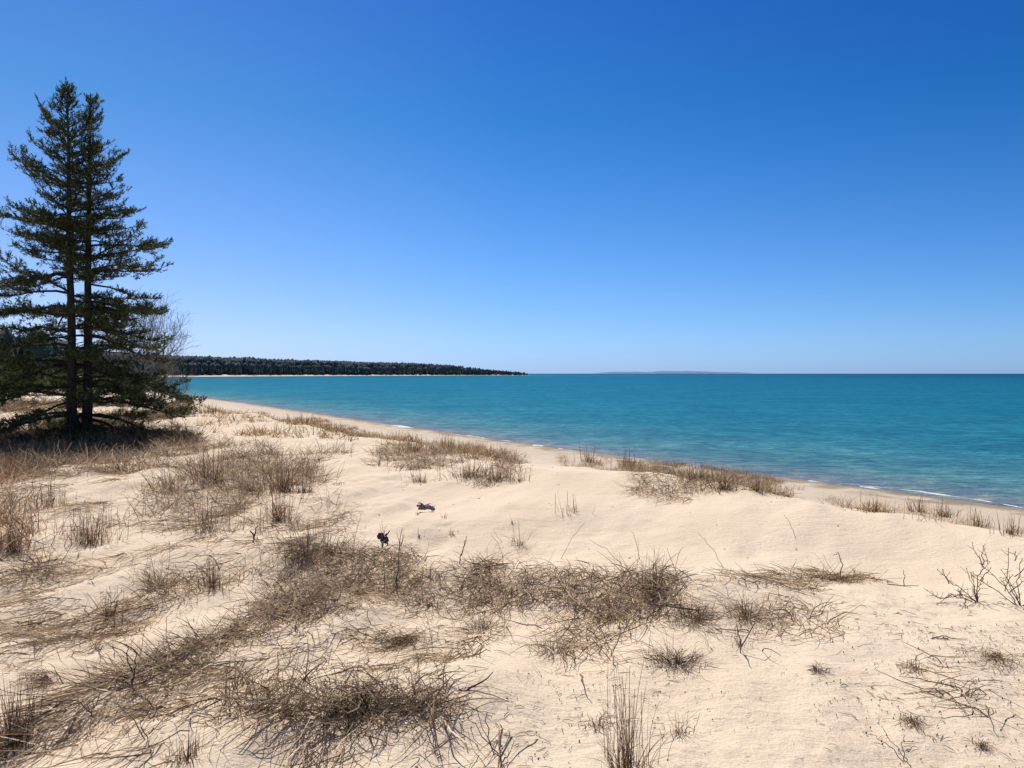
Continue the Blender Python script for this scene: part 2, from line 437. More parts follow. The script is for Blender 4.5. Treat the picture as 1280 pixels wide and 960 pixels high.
# ------------------------------------------------------------------ headland forest
def forest():
    Np = 26000
    pts = []
    # points inland of the far coast, denser along the visible front
    seg = [(9, 10), (10, 11), (11, 12), (12, 13), (13, 14), (14, 15), (15, 16), (16, 17), (17, 18)]
    for a, b in seg:
        A, B = COAST[a], COAST[b]; L = np.linalg.norm(B - A); d = (B - A) / L; nv = np.array([-d[1], d[0]])
        n = int(L * 6.0)
        t = rng.random(n); s = 5 + rng.random(n) ** 1.4 * 330
        pts.append(A + (B - A) * t[:, None] + nv * s[:, None])
    P = np.concatenate(pts); s = coast_s(P[:, 0], P[:, 1])
    tipf = np.interp(P[:, 1], [0, 1000, 1800, 2080, 2200], [27, 22, 13, 8, 4])
    k = (s > tipf) & (s < 420) & (np.hypot(P[:, 0], P[:, 1]) > 420) & (P[:, 1] < 2215)
    P = P[k]; s = s[k]; n = len(P)
    z = H(P[:, 0], P[:, 1], s)
    u = rng.random(n)
    dec = u < np.clip(.12 + (s - 55) / 150, .12, .72)           # bare hardwoods up the slope, evergreens at the front
    hgt = np.where(dec, rng.normal(20, .9, n), rng.normal(18.5, 1.6, n)) * np.interp(P[:, 1], [0, 1900, 2100, 2200], [1, 1, .85, .45])
    hgt *= np.interp(P[:, 1], [0, 900, 1500, 1900], [1.35, 1.3, 1.15, 1.0]) * np.where(s < 70, .78, 1.0)
    hgt *= .85 + .3 * fbm(P[:, 0] * .01, P[:, 1] * .01, 2, 3)
    w = np.where(dec, hgt * .27, hgt * .21) * (.8 + .4 * rng.random(n))
    K = 7
    # profile rings
    profc = np.array([(.08, .85), (.32, 1.0), (.34, .62), (.6, .68), (.62, .36), (.8, .4), (1.0, .02)])
    profd = np.array([(.18, .25), (.38, .75), (.55, 1.0), (.7, .95), (.85, .7), (.95, .4), (1.02, .05)])
    pr = np.where(dec[:, None, None], profd[None], profc[None])
    m = len(profc)
    ang = np.arange(K) / K * 2 * math.pi + rng.random((n, 1)) * 6
    rr = pr[:, :, 1][:, :, None] * w[:, None, None] * (.65 + .7 * rng.random((n, m, K)))
    zz = z[:, None, None] - .5 + hgt[:, None, None] * (pr[:, :, 0][:, :, None] + rng.normal(0, .035, (n, m, K)))
    V = np.stack([P[:, 0][:, None, None] + rr * np.cos(ang)[:, None], P[:, 1][:, None, None] + rr * np.sin(ang)[:, None], zz], -1)
    i = np.arange(n)[:, None, None] * m * K + np.arange(m - 1)[None, :, None] * K; j = np.arange(K)[None, None]; j2 = (j + 1) % K
    Fq = np.stack([i + j, i + j2, i + K + j2, i + K + j], -1).reshape(-1, 4)
    cc = np.array([(.034, .066, .040), (.024, .048, .032), (.060, .095, .048), (.13, .16, .06)])
    cd = np.array([(.075, .078, .058), (.062, .066, .050), (.092, .084, .064)])
    c = np.where(dec[:, None], cd[rng.integers(0, 3, n)], cc[rng.choice(4, n, p=[.45, .36, .16, .03])]) * (.85 + .3 * rng.random((n, 1)))
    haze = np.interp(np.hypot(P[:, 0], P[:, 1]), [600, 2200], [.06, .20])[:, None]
    c = c * (1 - haze) + np.array([.14, .22, .36]) * haze  # blue distance haze blended into the tree colours
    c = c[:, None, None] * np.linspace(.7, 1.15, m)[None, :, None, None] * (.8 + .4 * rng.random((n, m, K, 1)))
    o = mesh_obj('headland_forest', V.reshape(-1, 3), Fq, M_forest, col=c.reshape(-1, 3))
    tag(o, 'dark mixed forest covering the long headland across the bay', 'forest', kind='stuff')
    print('forest', n)
forest()

# ------------------------------------------------------------------ spruces
def spikes(P, D, n_each, ln, wd):
    """needle sprigs: thin triangles around points P with direction D"""
    P = np.repeat(P, n_each, 0); D = np.repeat(D, n_each, 0); n = len(P)
    d = nrm(D + rng.normal(0, .62, (n, 3)) + np.array([0, 0, .12])); L = ln * (.6 + .8 * rng.random((n, 1)))
    sd = nrm(np.cross(d, rng.normal(0, 1, (n, 3)))) * wd * (.6 + .8 * rng.random((n, 1)))
    P = P + rng.normal(0, .008, (n, 3))
    V = np.stack([P - sd * .5, P + sd * .5, P + d * L], 1)
    return V

def spruce(name, base, Ht, lean, prof, label, bias, seed, whorl=(.40, .17), detail=1.0, group=None, trunk_r=.115, zmin=.35, skip=.1, ndl=(.055, .016), dens=3, tint=(1, 1, 1)):
    global rng
    keep = rng; rng = np.random.default_rng(seed)
    root = empty(name, base, label, 'tree', group)
    # trunk
    n = 26; t = np.linspace(0, 1, n)
    wob = np.cumsum(rng.normal(0, .006, (n, 2)), 0)
    TP = np.stack([lean[0] * t + wob[:, 0], lean[1] * t + wob[:, 1], -.25 + (Ht + .25) * t], -1)
    TR = trunk_r * (1 - t) ** .9 + .010 + .04 * np.exp(-t * 40)
    polys = [TP]; rad = [TR]
    pts = []; dirs = []
    z = zmin; lay = 0
    while z < Ht - .12:
        tt = z / Ht
        sp = whorl[0] * (1 - tt) + whorl[1] * tt
        nb = rng.integers(5, 8) if tt > .35 else rng.integers(5, 8)
        a0 = rng.random() * 6.28
        c = np.array([np.interp(tt, t, TP[:, k]) for k in range(2)] + [z])
        for q in range(nb):
            if rng.random() < skip + (.14 if tt < .34 else 0): continue
            az = a0 + q / nb * 6.283 + rng.normal(0, .22)
            if tt < .5 and math.sin(az) < -.6 and rng.random() < .42: continue
            if tt > .45 and rng.random() < .22: continue
            grp = vnoise(az * .9, z * 1.3, seed)
            L = np.interp(tt, *prof) * (.58 + .30 * rng.random() + .22 * grp) * (1 + bias[2] * math.cos(az - bias[0]))
            if L < .08: L = .08
            el0 = np.interp(tt, [0, .2, .42, .6, .8, 1], [-.06, .0, .12, .34, .62, 1.15]) + rng.normal(0, .15)
            droop = np.interp(tt, [0, .3, .6, 1], [.40, .35, .35, .1])
            m = 8; u = np.linspace(0, 1, m)
            el = el0 - droop * np.sin(u * math.pi * .85) + (.55 + .3 * rng.random()) * u ** 2.5
            dd = np.stack([np.cos(el) * math.cos(az), np.cos(el) * math.sin(az), np.sin(el)], -1)
            BP = c + np.array([0, 0, rng.normal(0, .05)]) + np.concatenate([[[0, 0, 0]], np.cumsum(dd[:-1] * L / (m - 1), 0)])
            BP[1:] += rng.normal(0, .012 * L, (m - 1, 3))
            polys.append(BP); rad.append(np.linspace(.008 + .011 * L, .003, m))
            # twigs
            start = np.interp(tt, [0, .3, .6, 1], [.32, .26, .16, .05])
            nt_ = max(4, int(L / .085 * detail))
            us = start + (1 - start) * np.sort(rng.random(nt_))
            for k, uu in enumerate(us):
                p = np.array([np.interp(uu, u, BP[:, a]) for a in range(3)])
                d = np.array([np.interp(uu, u, dd[:, a]) for a in range(3)])
                sidev = np.cross(d, [0, 0, 1]); sidev /= np.linalg.norm(sidev) + 1e-6
                sg = 1 if k % 2 else -1
                tl = (.09 + .30 * L * (1 - uu) ** .7 * (uu ** .3)) * (.5 + .9 * rng.random()); tl = min(tl, .62)
                td = d * .75 + sidev * sg * (.75 + .3 * rng.random()) + np.array([0, 0, rng.normal(.10 if tt > .4 else 0., .26)])
                td /= np.linalg.norm(td)
                ns = max(2, int(tl / .042))
                vv = (np.arange(ns) + rng.random(ns)) / ns
                q_ = p + td * tl * vv[:, None] + np.array([0, 0, -.10]) * (vv ** 2)[:, None] * tl
                pts.append(q_); dirs.append(np.repeat(td[None], ns, 0))
                for w_ in range(1 + int(tl / .13)):          # short shoots standing off the twig
                    vv2 = rng.random(); p2 = p + td * tl * vv2; d2 = nrm(td * .8 + np.array([rng.normal(0, .35), rng.normal(0, .35), .35 + .5 * rng.random()])); l2 = .07 + .09 * rng.random()
                    v3 = (np.arange(5) + .5) / 5
                    pts.append(p2 + d2 * l2 * v3[:, None]); dirs.append(np.repeat(d2[None], 5, 0))
                if tl > .22:
                    for w_ in range(int(tl / .09)):
                        vv2 = .25 + .75 * rng.random(); p2 = p + td * tl * vv2
                        sv = np.cross(td, [0, 0, 1]) * (1 if w_ % 2 else -1); d2 = nrm(td * .7 + sv * .8 + rng.normal(0, .15, 3)); l2 = tl * .42 * (1.1 - vv2) + .05
                        n2 = max(2, int(l2 / .04)); v3 = (np.arange(n2) + .5) / n2
                        pts.append(p2 + d2 * l2 * v3[:, None]); dirs.append(np.repeat(d2[None], n2, 0))
            # needles along the branch end
            nn = int(L * (1 - start) / .05) + 2; uu = start + (1 - start) * rng.random(nn)
            pts.append(np.stack([np.interp(uu, u, BP[:, a]) for a in range(3)], -1)); dirs.append(np.stack([np.interp(uu, u, dd[:, a]) for a in range(3)], -1))
        z += sp * (.7 + .6 * rng.random()); lay += 1
    # leader
    zz = np.linspace(Ht - .5, Ht + .02, 14); pts.append(np.stack([np.interp(zz / Ht, t, TP[:, 0]), np.interp(zz / Ht, t, TP[:, 1]), zz], -1)); dirs.append(np.repeat([[0, 0, 1.]], 14, 0))
    # bare dead twigs low on the trunk
    for k in range(16):
        z0 = .3 + rng.random() * 2.2; az = rng.random() * 6.28; L = .5 + rng.random() * 1.3
        u = np.linspace(0, 1, 5)[:, None]; d = np.array([math.cos(az), math.sin(az), -.12 + rng.normal(0, .12)])
        polys.append(np.array([0, 0, z0]) + d * L * u + rng.normal(0, .03, (5, 3)) * u); rad.append(np.linspace(.012, .003, 5))
    V, Fq = tubes(polys[1:], rad[1:], 4); V0, F0 = tubes(polys[:1], rad[:1], 10)
    V, Fs = join([(V0, F0), (V, Fq)])
    mesh_obj('trunk', V, Fs, M_bark, root, smooth=True)
    P = np.concatenate(pts); D = np.concatenate(dirs)
    T = spikes(P, D, dens, *ndl)
    clump = fbm(P[:, 0] * 1.6 + P[:, 2], P[:, 1] * 1.6 + 20, 2, seed)
    cols = np.array([(.030, .048, .018), (.060, .084, .025), (.022, .034, .016), (.17, .18, .040), (.10, .062, .028)])
    ch = rng.choice(5, len(P), p=[.34, .28, .2, .08, .10])
    c = cols[ch] * (.35 + 1.4 * clump[:, None]) * np.array(tint)
    c = np.repeat(c, dens * 3, 0)
    mesh_obj('crown', T.reshape(-1, 3), np.arange(len(T) * 3).reshape(-1, 3), M_needle, root, col=c)
    print(name, 'sprigs', len(T))
    rng = keep
    return root

gz = lambda x, y: float(H(np.array([x]), np.array([y]))[0])
def tree_at(px, Yd): 
    x = (px - 640) / F * Yd; return (x, Yd, gz(x, Yd))
b1 = tree_at(89, 18.0); b2 = tree_at(108, 18.35)
topz = lambda py, Yd: EYE + (480 - py) / F * Yd - math.tan(PITCH) * Yd
profA = ([0, .06, .12, .3, .5, .7, .85, .93, 1], [2.3, 2.75, 2.75, 2.45, 2.1, 1.55, 1.0, .42, .12])
profB = ([0, .05, .12, .3, .5, .62, .8, .92, 1], [2.6, 3.05, 2.8, 2.45, 2.1, 1.5, .95, .42, .12])
spruce('spruce_tree', b1, topz(113, 18) - b1[2], (-.02, .0), profA, 'tall spruce whose trunk stands left in the close pair on the dune', (math.pi, 0, .18), 11)
spruce('spruce_tree', b2, topz(118, 18.35) - b2[2], (.08, .1), profB, 'tall spruce whose trunk stands right in the close pair on the dune', (0.0, 0, .16), 23)

# ------------------------------------------------------------------ bare hardwoods behind the spruces
def bare_tree(name, base, Ht, label, seed, cat='tree', spread=.5, r0=.05, levels=4, group=None, kids=(6, 5, 4), material=None, stems=1, upright=.35, part='trunk', twigname='branch', sides=4, lean=0, rmin=.005):
    global rng
    keep = rng; rng = np.random.default_rng(seed)
    root = empty(name, base, label, cat, group)
    lv = {0: ([], []), 1: ([], [])}
    def grow(p, d, L, r, lev):
        m = 6 if lev < 2 else 4
        P = [p]; dd = d.copy()
        for k in range(m - 1):
            dd = nrm(dd + rng.normal(0, .10 + .03 * lev, 3) + np.array([0, 0, .07])); P.append(P[-1] + dd * L / (m - 1))
        P = np.array(P); rr = np.linspace(r, max(r * .35, rmin), m)
        k = 0 if lev == 0 else 1
        lv[k][0].append(P); lv[k][1].append(rr)
        if lev + 1 >= levels: return
        nk = kids[min(lev, len(kids) - 1)]
        for q in range(nk):
            u = .25 + .72 * (q + rng.random()) / nk
            pp = np.array([np.interp(u, np.linspace(0, 1, m), P[:, a]) for a in range(3)])
            az = rng.random() * 6.28
            side = nrm(np.cross(dd, [math.cos(az), math.sin(az), .1])); nd = nrm(dd * (1 - spread) + side * spread * 1.1 + np.array([0, 0, upright * .4]))
            grow(pp, nd, L * (.62 - .22 * u) * (.8 + .5 * rng.random()), max(r * (1 - .55 * u) * .55, rmin), lev + 1)
    for s_ in range(stems):
        az = rng.random() * 6.28; l = .28 if stems > 1 else .05
        d = nrm(np.array([math.cos(az) * l + lean, math.sin(az) * l, 1.0]))
        grow(np.array([math.cos(az), math.sin(az), 0]) * (.06 if stems > 1 else 0) - [0, 0, .1], d, Ht * (.75 if stems == 1 else .7) * (.8 + .3 * rng.random()), r0, 0)
    V, Fq = tubes(*lv[0], 6); mesh_obj(part, V, Fq, material or M_grey, root, smooth=True)
    if lv[1][0]:
        V, Fq = tubes(*lv[1], 3 if sides == 4 else sides); mesh_obj(twigname, V, Fq, material or M_grey, root, smooth=True)
    rng = keep
    return root
for px, Yd, Ht, lab, sd, ln in [(152, 40, 5.6, 'leafless pale tree behind the spruces, leftmost of three standing close', 3, 0), (170, 42, 6.0, 'tallest leafless tree seen through the right side of the spruces', 4, .05),
                            (190, 41, 5.2, 'leafless tree with twigs fanning out right of the spruce crown', 5, .25)]:
    bare_tree('bare_tree', tree_at(px, Yd), Ht, lab, sd, levels=4, kids=(12, 8, 5), r0=.075, spread=.48, group='leafless trees behind the spruces', lean=ln)
bare_tree('bare_sapling', tree_at(207, 41), 2.3, 'small leafless sapling in front of the bay right of the spruces', 8, levels=4, kids=(6, 4, 3), r0=.03, lean=.1)
bare_tree('bare_shrub', tree_at(222, 60), 3.0, 'grey leafless thicket shrub by the far bay shore', 9, 'shrub', levels=3, kids=(9, 5), r0=.03, stems=7, twigname='twig', part='stem')
bare_tree('bare_shrub', tree_at(200, 62), 3.6, 'grey leafless shrub directly behind the thin saplings', 10, 'shrub', levels=3, kids=(9, 5), r0=.03, stems=8, twigname='twig', part='stem')

# evergreens and junipers inland at left, behind the spruces
for k, (px, Yd, Ht, lab) in enumerate([(-22, 76, 5.2, 'dark spruce at the far left edge, beyond the junipers'), (8, 84, 4.8, 'small dark spruce inland behind the close pair, leftmost whole one'),
                                (36, 88, 4.2, 'distant bushy spruce just left of the paired trunks'), (64, 92, 3.8, 'distant low spruce showing between left trunk and its neighbour'),
                                (128, 96, 3.6, 'distant spruce showing right of the paired trunks'), (150, 104, 3.5, 'farthest low spruce behind the leafless trees')]):
    spruce('young_spruce', tree_at(px, Yd), Ht, (0, 0), ([0, .1, .5, .9, 1], [2.0, 2.1, 1.5, .5, .1]), lab, (0, 0, 0), 40 + k, whorl=(.42, .3), detail=.5, group='dark spruces inland', trunk_r=.09, zmin=.25, ndl=(.15, .06), dens=2, tint=(.9, .95, .9))
def juniper(base, rx, ry, h, label, seed, tint):
    global rng
    keep = rng; rng = np.random.default_rng(seed)
    root = empty('juniper_bush', base, label, 'bush', 'juniper bushes inland')
    n = 5200; a = rng.random(n) * 6.28; r = np.sqrt(rng.random(n)); 
    hh = h * np.sqrt(np.clip(1 - r ** 2, 0, 1)) * (.55 + .7 * fbm(np.cos(a) * r * 3 + 5, np.sin(a) * r * 3 + 5, 2, seed))
    P = np.stack([np.cos(a) * r * rx, np.sin(a) * r * ry, hh * (1 - .5 * rng.random(n) ** 2)], -1)
    D = nrm(P * np.array([.5, .5, 1]) + np.array([0, 0, .8]))
    T = spikes(P, D, 3, .16, .05)
    c = np.array([(.10, .13, .035)]) * (.5 + 1.0 * rng.random((n, 1))) * np.array(tint); c = np.repeat(c, 9, 0)
    mesh_obj('foliage', T.reshape(-1, 3), np.arange(len(T) * 3).reshape(-1, 3), M_needle, root, col=c)
    polys = []; rad = []
    for k in range(14):
        az = rng.random() * 6.28; l = .3 + .5 * rng.random(); u = np.linspace(0, 1, 4)[:, None]
        polys.append(np.array([0, 0, -.05]) + np.array([math.cos(az) * rx * l, math.sin(az) * ry * l, h * .7]) * u); rad.append(np.linspace(.03, .008, 4))
    V, Fq = tubes(polys, rad, 5); mesh_obj('stem', V, Fq, M_bark, root)
    rng = keep
for k, (px, Yd, rx, h, lab, tn) in enumerate([(12, 56, 2.8, 2.0, 'yellow-green juniper bush at the left edge behind the spruces', (1.3, 1.2, 1)), (62, 60, 2.4, 1.8, 'yellow-green juniper bush just left of the paired trunks', (1.2, 1.15, 1)),
                                          (126, 62, 2.8, 1.7, 'wide juniper bush just right of the paired trunks', (1.1, 1.1, .9)), (-30, 48, 2.4, 1.8, 'green juniper bush cut by the left edge of the photo', (1, 1, 1)),
                                          (231, 92, 1.0, 1.1, 'tiny bright green bush on the sandy point across the water', (1.5, 1.5, 1)), (172, 66, 2.4, 1.8, 'dull green juniper bush behind the leafless trees', (.8, .9, .9))]):
    juniper(tree_at(px, Yd), rx, rx * .8, h, lab, 60 + k, tn)

# ------------------------------------------------------------------ grass mats (nobody could count these)
def in_poly(x, y, poly):
    c = np.zeros(len(x), bool); n = len(poly)
    for i in range(n):
        x1, y1 = poly[i]; x2, y2 = poly[(i + 1) % n]
        c ^= ((y1 > y) != (y2 > y)) & (x < (x2 - x1) * (y - y1) / (y2 - y1 + 1e-12) + x1)
    return c
def poly_pts(poly_px, dens, patch=(.45, .6), pf=1.2, seed=0):
    poly = np.array([at(*p)[:2] for p in poly_px])
    lo, hi = poly.min(0), poly.max(0); area = np.prod(hi - lo); n = int(area * dens * 2.2)
    x = lo[0] + rng.random(n) * (hi[0] - lo[0]); y = lo[1] + rng.random(n) * (hi[1] - lo[1])
    jx = (vnoise(x * 2.2, y * 2.2, 50) - .5) * .5; jy = (vnoise(x * 2.2, y * 2.2, 51) - .5) * .5
    k = in_poly(x + jx, y + jy, poly); x, y = x[k], y[k]
    u = x * RX + y * RY; v = x * RY - y * RX
    m = sstep(patch[0], patch[1], fbm(u * pf * .7, v * pf * 1.5, 3, seed + 60))
    k = rng.random(len(x)) < m
    if not k.any(): k[:3] = True
    return x[k], y[k]
def mat_blades(poly_px, dens, length=(.12, .30), width=(.003, .0075), lean=(.5, 1.55), curl=(0, 1.5), patch=(.42, .6), pf=1.2, seed=0, wind=.5, tint=(1, 1, 1), clump=6, cs=.07, ws=.5, wob=.24):
    cx, cy = poly_pts(poly_px, dens / clump, patch, pf, seed)
    n = len(cx) * clump
    x = np.repeat(cx, clump) + rng.normal(0, cs, n); y = np.repeat(cy, clump) + rng.normal(0, cs, n)
    z = H(x, y) - .01
    a0 = np.repeat(rng.random(len(cx)) * 6.28, clump) + rng.normal(0, .9, n)
    wa = math.atan2(-RY, -RX) + rng.normal(0, ws, n)
    az = np.where(rng.random(n) < wind, wa, a0)
    U = lambda r: r[0] + (r[1] - r[0]) * rng.random(n)
    L = U(length); WD = U(width) * np.where(rng.random(n) < .18, 1.5, 1.0)
    V, Fq = ribbons(np.stack([x, y, z], -1), az, U(lean), U(curl), L, WD, 6, wob)
    return V, Fq, blade_cols(n, 14, tuple(np.array(tint) * (1.30, 1.21, 1.10)))
def mat_obj(name, label, specs):
    parts = [mat_blades(**s) for s in specs]
    V, Fs = join([(p[0], p[1]) for p in parts])
    o = mesh_obj(name, V, Fs, M_grass, col=np.concatenate([p[2] for p in parts]))
    tag(o, label, 'grass', kind='stuff'); print(name, len(V) // 14)
    return o
RED = (1.0, .80, .70)
mat_obj('ridge_grass', 'tangled dry beach grass matted along the low ridge across the middle of the dune', [
    dict(poly_px=[(380, 690), (440, 694), (520, 704), (600, 716), (700, 718), (800, 724), (860, 742), (850, 772), (790, 772), (700, 742), (600, 744), (500, 742), (440, 755), (380, 772), (320, 760), (340, 735)], dens=820, patch=(.18, .38), seed=1, wind=.35, lean=(.6, 1.6)),
    dict(poly_px=[(690, 740), (860, 740), (860, 800), (840, 838), (760, 832), (690, 812)], dens=300, patch=(.44, .6), seed=2, wind=.3, length=(.16, .38)),
    dict(poly_px=[(850, 738), (960, 742), (1070, 772), (1080, 806), (960, 806), (860, 800)], dens=300, patch=(.46, .62), seed=3, wind=.1),
    dict(poly_px=[(830, 706), (900, 712), (1000, 714), (1110, 712), (1115, 724), (1000, 736), (900, 730), (835, 724)], dens=260, patch=(.44, .62), seed=4, wind=.0, lean=(1.0, 1.6)),
])
mat_obj('foreground_grass', 'dry grey-brown beach grass tangled over the near sand at lower left', [
    dict(poly_px=[(430, 750), (395, 785), (330, 808), (250, 835), (160, 860), (140, 850), (240, 806), (340, 760)], dens=760, patch=(.28, .48), seed=5, wind=.5),
    dict(poly_px=[(290, 862), (420, 838), (520, 848), (560, 880), (520, 898), (430, 910), (330, 896)], dens=760, patch=(.15, .36), tint=(.72, .7, .68), seed=6, wind=.3, length=(.12, .28), lean=(.3, 1.5)),
    dict(poly_px=[(0, 880), (180, 850), (300, 880), (430, 920), (440, 960), (400, 975), (-60, 975)], dens=360, patch=(.42, .60), pf=1.8, seed=7, wind=.8, lean=(1.0, 1.6), length=(.2, .42)),
    dict(poly_px=[(0, 770), (120, 765), (300, 790), (260, 850), (130, 870), (0, 880)], dens=330, patch=(.5, .64), pf=1.6, seed=8, wind=.8, lean=(.9, 1.6)),
    dict(poly_px=[(20, 725), (150, 705), (340, 700), (380, 720), (330, 760), (200, 775), (60, 790)], dens=380, patch=(.42, .58), seed=9, wind=.4),
    dict(poly_px=[(440, 760), (660, 760), (680, 830), (560, 850), (430, 815)], dens=200, patch=(.48, .62), seed=10, wind=.5, lean=(.9, 1.6)),
    dict(poly_px=[(500, 880), (650, 880), (700, 975), (440, 975)], dens=320, patch=(.42, .58), seed=12, wind=.5, lean=(.9, 1.6), length=(.2, .4)),
])
COMB = dict(wind=.92, ws=.32, wob=.16, lean=(1.25, 1.6), curl=(-.1, .4), length=(.18, .5), width=(.003, .0065), cs=.06, clump=8)
mat_obj('combed_grass', 'long dead grass blades combed flat by the wind over the left foreground sand', [
    dict(poly_px=[(-60, 860), (120, 850), (240, 830), (330, 845), (430, 930), (420, 985), (-60, 985)], dens=240, patch=(.42, .60), pf=2.2, seed=31, **COMB),
    dict(poly_px=[(60, 860), (250, 812), (420, 760), (470, 770), (330, 835), (120, 900)], dens=220, patch=(.42, .60), pf=2.0, seed=32, **COMB),
    dict(poly_px=[(-60, 720), (120, 690), (330, 700), (380, 740), (200, 790), (-60, 860)], dens=130, patch=(.42, .62), pf=1.8, seed=33, **COMB),
    dict(poly_px=[(430, 790), (500, 770), (640, 760), (690, 800), (600, 850), (450, 830)], dens=200, patch=(.44, .62), pf=2.0, seed=34, **COMB),
    dict(poly_px=[(-60, 600), (200, 590), (430, 620), (430, 690), (100, 700), (-60, 720)], dens=150, patch=(.38, .58), pf=1.4, seed=35, **COMB),
    dict(poly_px=[(430, 900), (640, 860), (760, 985), (420, 985)], dens=200, patch=(.44, .62), pf=2.0, seed=36, **COMB),
    dict(poly_px=[(860, 760), (1000, 775), (1180, 820), (1300, 850), (1300, 900), (1100, 860), (900, 800)], dens=90, patch=(.46, .62), pf=2.0, seed=37, wind=0, wob=.2, lean=(1.3, 1.6), length=(.15, .4), curl=(0, .4)),
    dict(poly_px=[(790, 590), (900, 600), (1000, 622), (960, 640), (800, 625)], dens=150, patch=(.44, .6), pf=1.6, seed=38, **COMB),
])
mat_obj('dune_grass', 'sparse dry beach grass spread over the middle distance of the dune', [
    dict(poly_px=[(-40, 600), (120, 585), (300, 575), (420, 590), (440, 640), (330, 665), (200, 690), (0, 700), (-60, 690)], dens=210, patch=(.45, .60), pf=.8, seed=13, wind=.2, lean=(.1, 1.4), curl=(0, 1.2), length=(.18, .42), width=(.004, .008)),
    dict(poly_px=[(-60, 590), (40, 590), (40, 690), (-60, 720)], dens=200, patch=(.44, .6), seed=14, wind=.0, lean=(.1, .7), curl=(0, .8), length=(.25, .5), tint=RED, width=(.004, .008)),
    dict(poly_px=[(0, 552), (140, 552), (260, 552), (420, 560), (430, 585), (250, 580), (0, 600)], dens=130, patch=(.44, .60), pf=.6, seed=15, wind=.1, lean=(.1, 1.5), curl=(0, 1.4), length=(.2, .45), width=(.006, .011)),
    dict(poly_px=[(400, 640), (480, 670), (520, 690), (430, 700), (330, 690), (340, 660)], dens=350, patch=(.4, .58), seed=16, wind=.3),
    dict(poly_px=[(0, 690), (60, 690), (80, 760), (0, 770)], dens=500, patch=(.4, .56), seed=17, wind=.2),
    dict(poly_px=[(470, 560), (600, 556), (660, 590), (650, 606), (560, 606), (480, 600)], dens=150, patch=(.48, .62), pf=.7, seed=18, wind=.0, lean=(.2, 1.4), curl=(0, 1.4), width=(.005, .009)),
    dict(poly_px=[(780, 576), (860, 580), (980, 600), (990, 626), (880, 626), (790, 614)], dens=210, patch=(.45, .60), pf=.8, seed=19, wind=.2, lean=(.2, 1.4), curl=(0, 1.2), width=(.004, .008)),
])
TAN = (1.12, 1.0, .78)
mat_obj('dune_edge_grass', 'brown beach grass fringing the seaward edge of the dune', [
    dict(poly_px=[(235, 505), (330, 514), (350, 522), (430, 540), (440, 556), (340, 548), (250, 540)], dens=16, patch=(.46, .6), pf=.4, seed=20, wind=0, lean=(.05, 1.3), curl=(0, .8), length=(.15, .35), width=(.012, .022), tint=TAN),
    dict(poly_px=[(350, 520), (400, 524), (480, 545), (540, 556), (520, 566), (430, 550), (360, 536)], dens=40, patch=(.42, .58), pf=.5, seed=21, wind=0, lean=(.05, 1.2), curl=(0, .8), length=(.18, .38), width=(.009, .015), tint=TAN),
    dict(poly_px=[(540, 552), (580, 556), (660, 572), (640, 580), (560, 570)], dens=50, patch=(.42, .6), pf=.6, seed=22, wind=0, lean=(.05, .9), curl=(0, .8), length=(.2, .4), width=(.006, .010), tint=TAN),
    dict(poly_px=[(690, 568), (770, 576), (860, 588), (940, 598), (1000, 612), (990, 620), (860, 604), (700, 582)], dens=90, patch=(.44, .60), pf=1.2, seed=23, wind=0, lean=(.05, .9), curl=(0, .9), length=(.15, .35), width=(.004, .007), tint=TAN),
    dict(poly_px=[(1030, 622), (1110, 632), (1200, 645), (1300, 668), (1300, 684), (1180, 656), (1040, 638)], dens=90, patch=(.44, .60), pf=1.6, seed=24, wind=0, lean=(.05, .9), curl=(0, .9), length=(.12, .28), width=(.003, .005), tint=TAN),
])
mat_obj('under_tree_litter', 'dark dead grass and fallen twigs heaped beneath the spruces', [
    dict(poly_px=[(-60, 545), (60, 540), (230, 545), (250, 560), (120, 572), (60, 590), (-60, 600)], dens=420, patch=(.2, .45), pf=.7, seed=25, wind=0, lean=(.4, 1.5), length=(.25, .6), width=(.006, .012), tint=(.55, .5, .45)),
    dict(poly_px=[(0, 505), (230, 508), (230, 535), (0, 540)], dens=70, patch=(.4, .56), pf=.3, seed=26, wind=0, lean=(.4, 1.5), length=(.3, .7), width=(.012, .022), tint=(.7, .65, .6)),
])

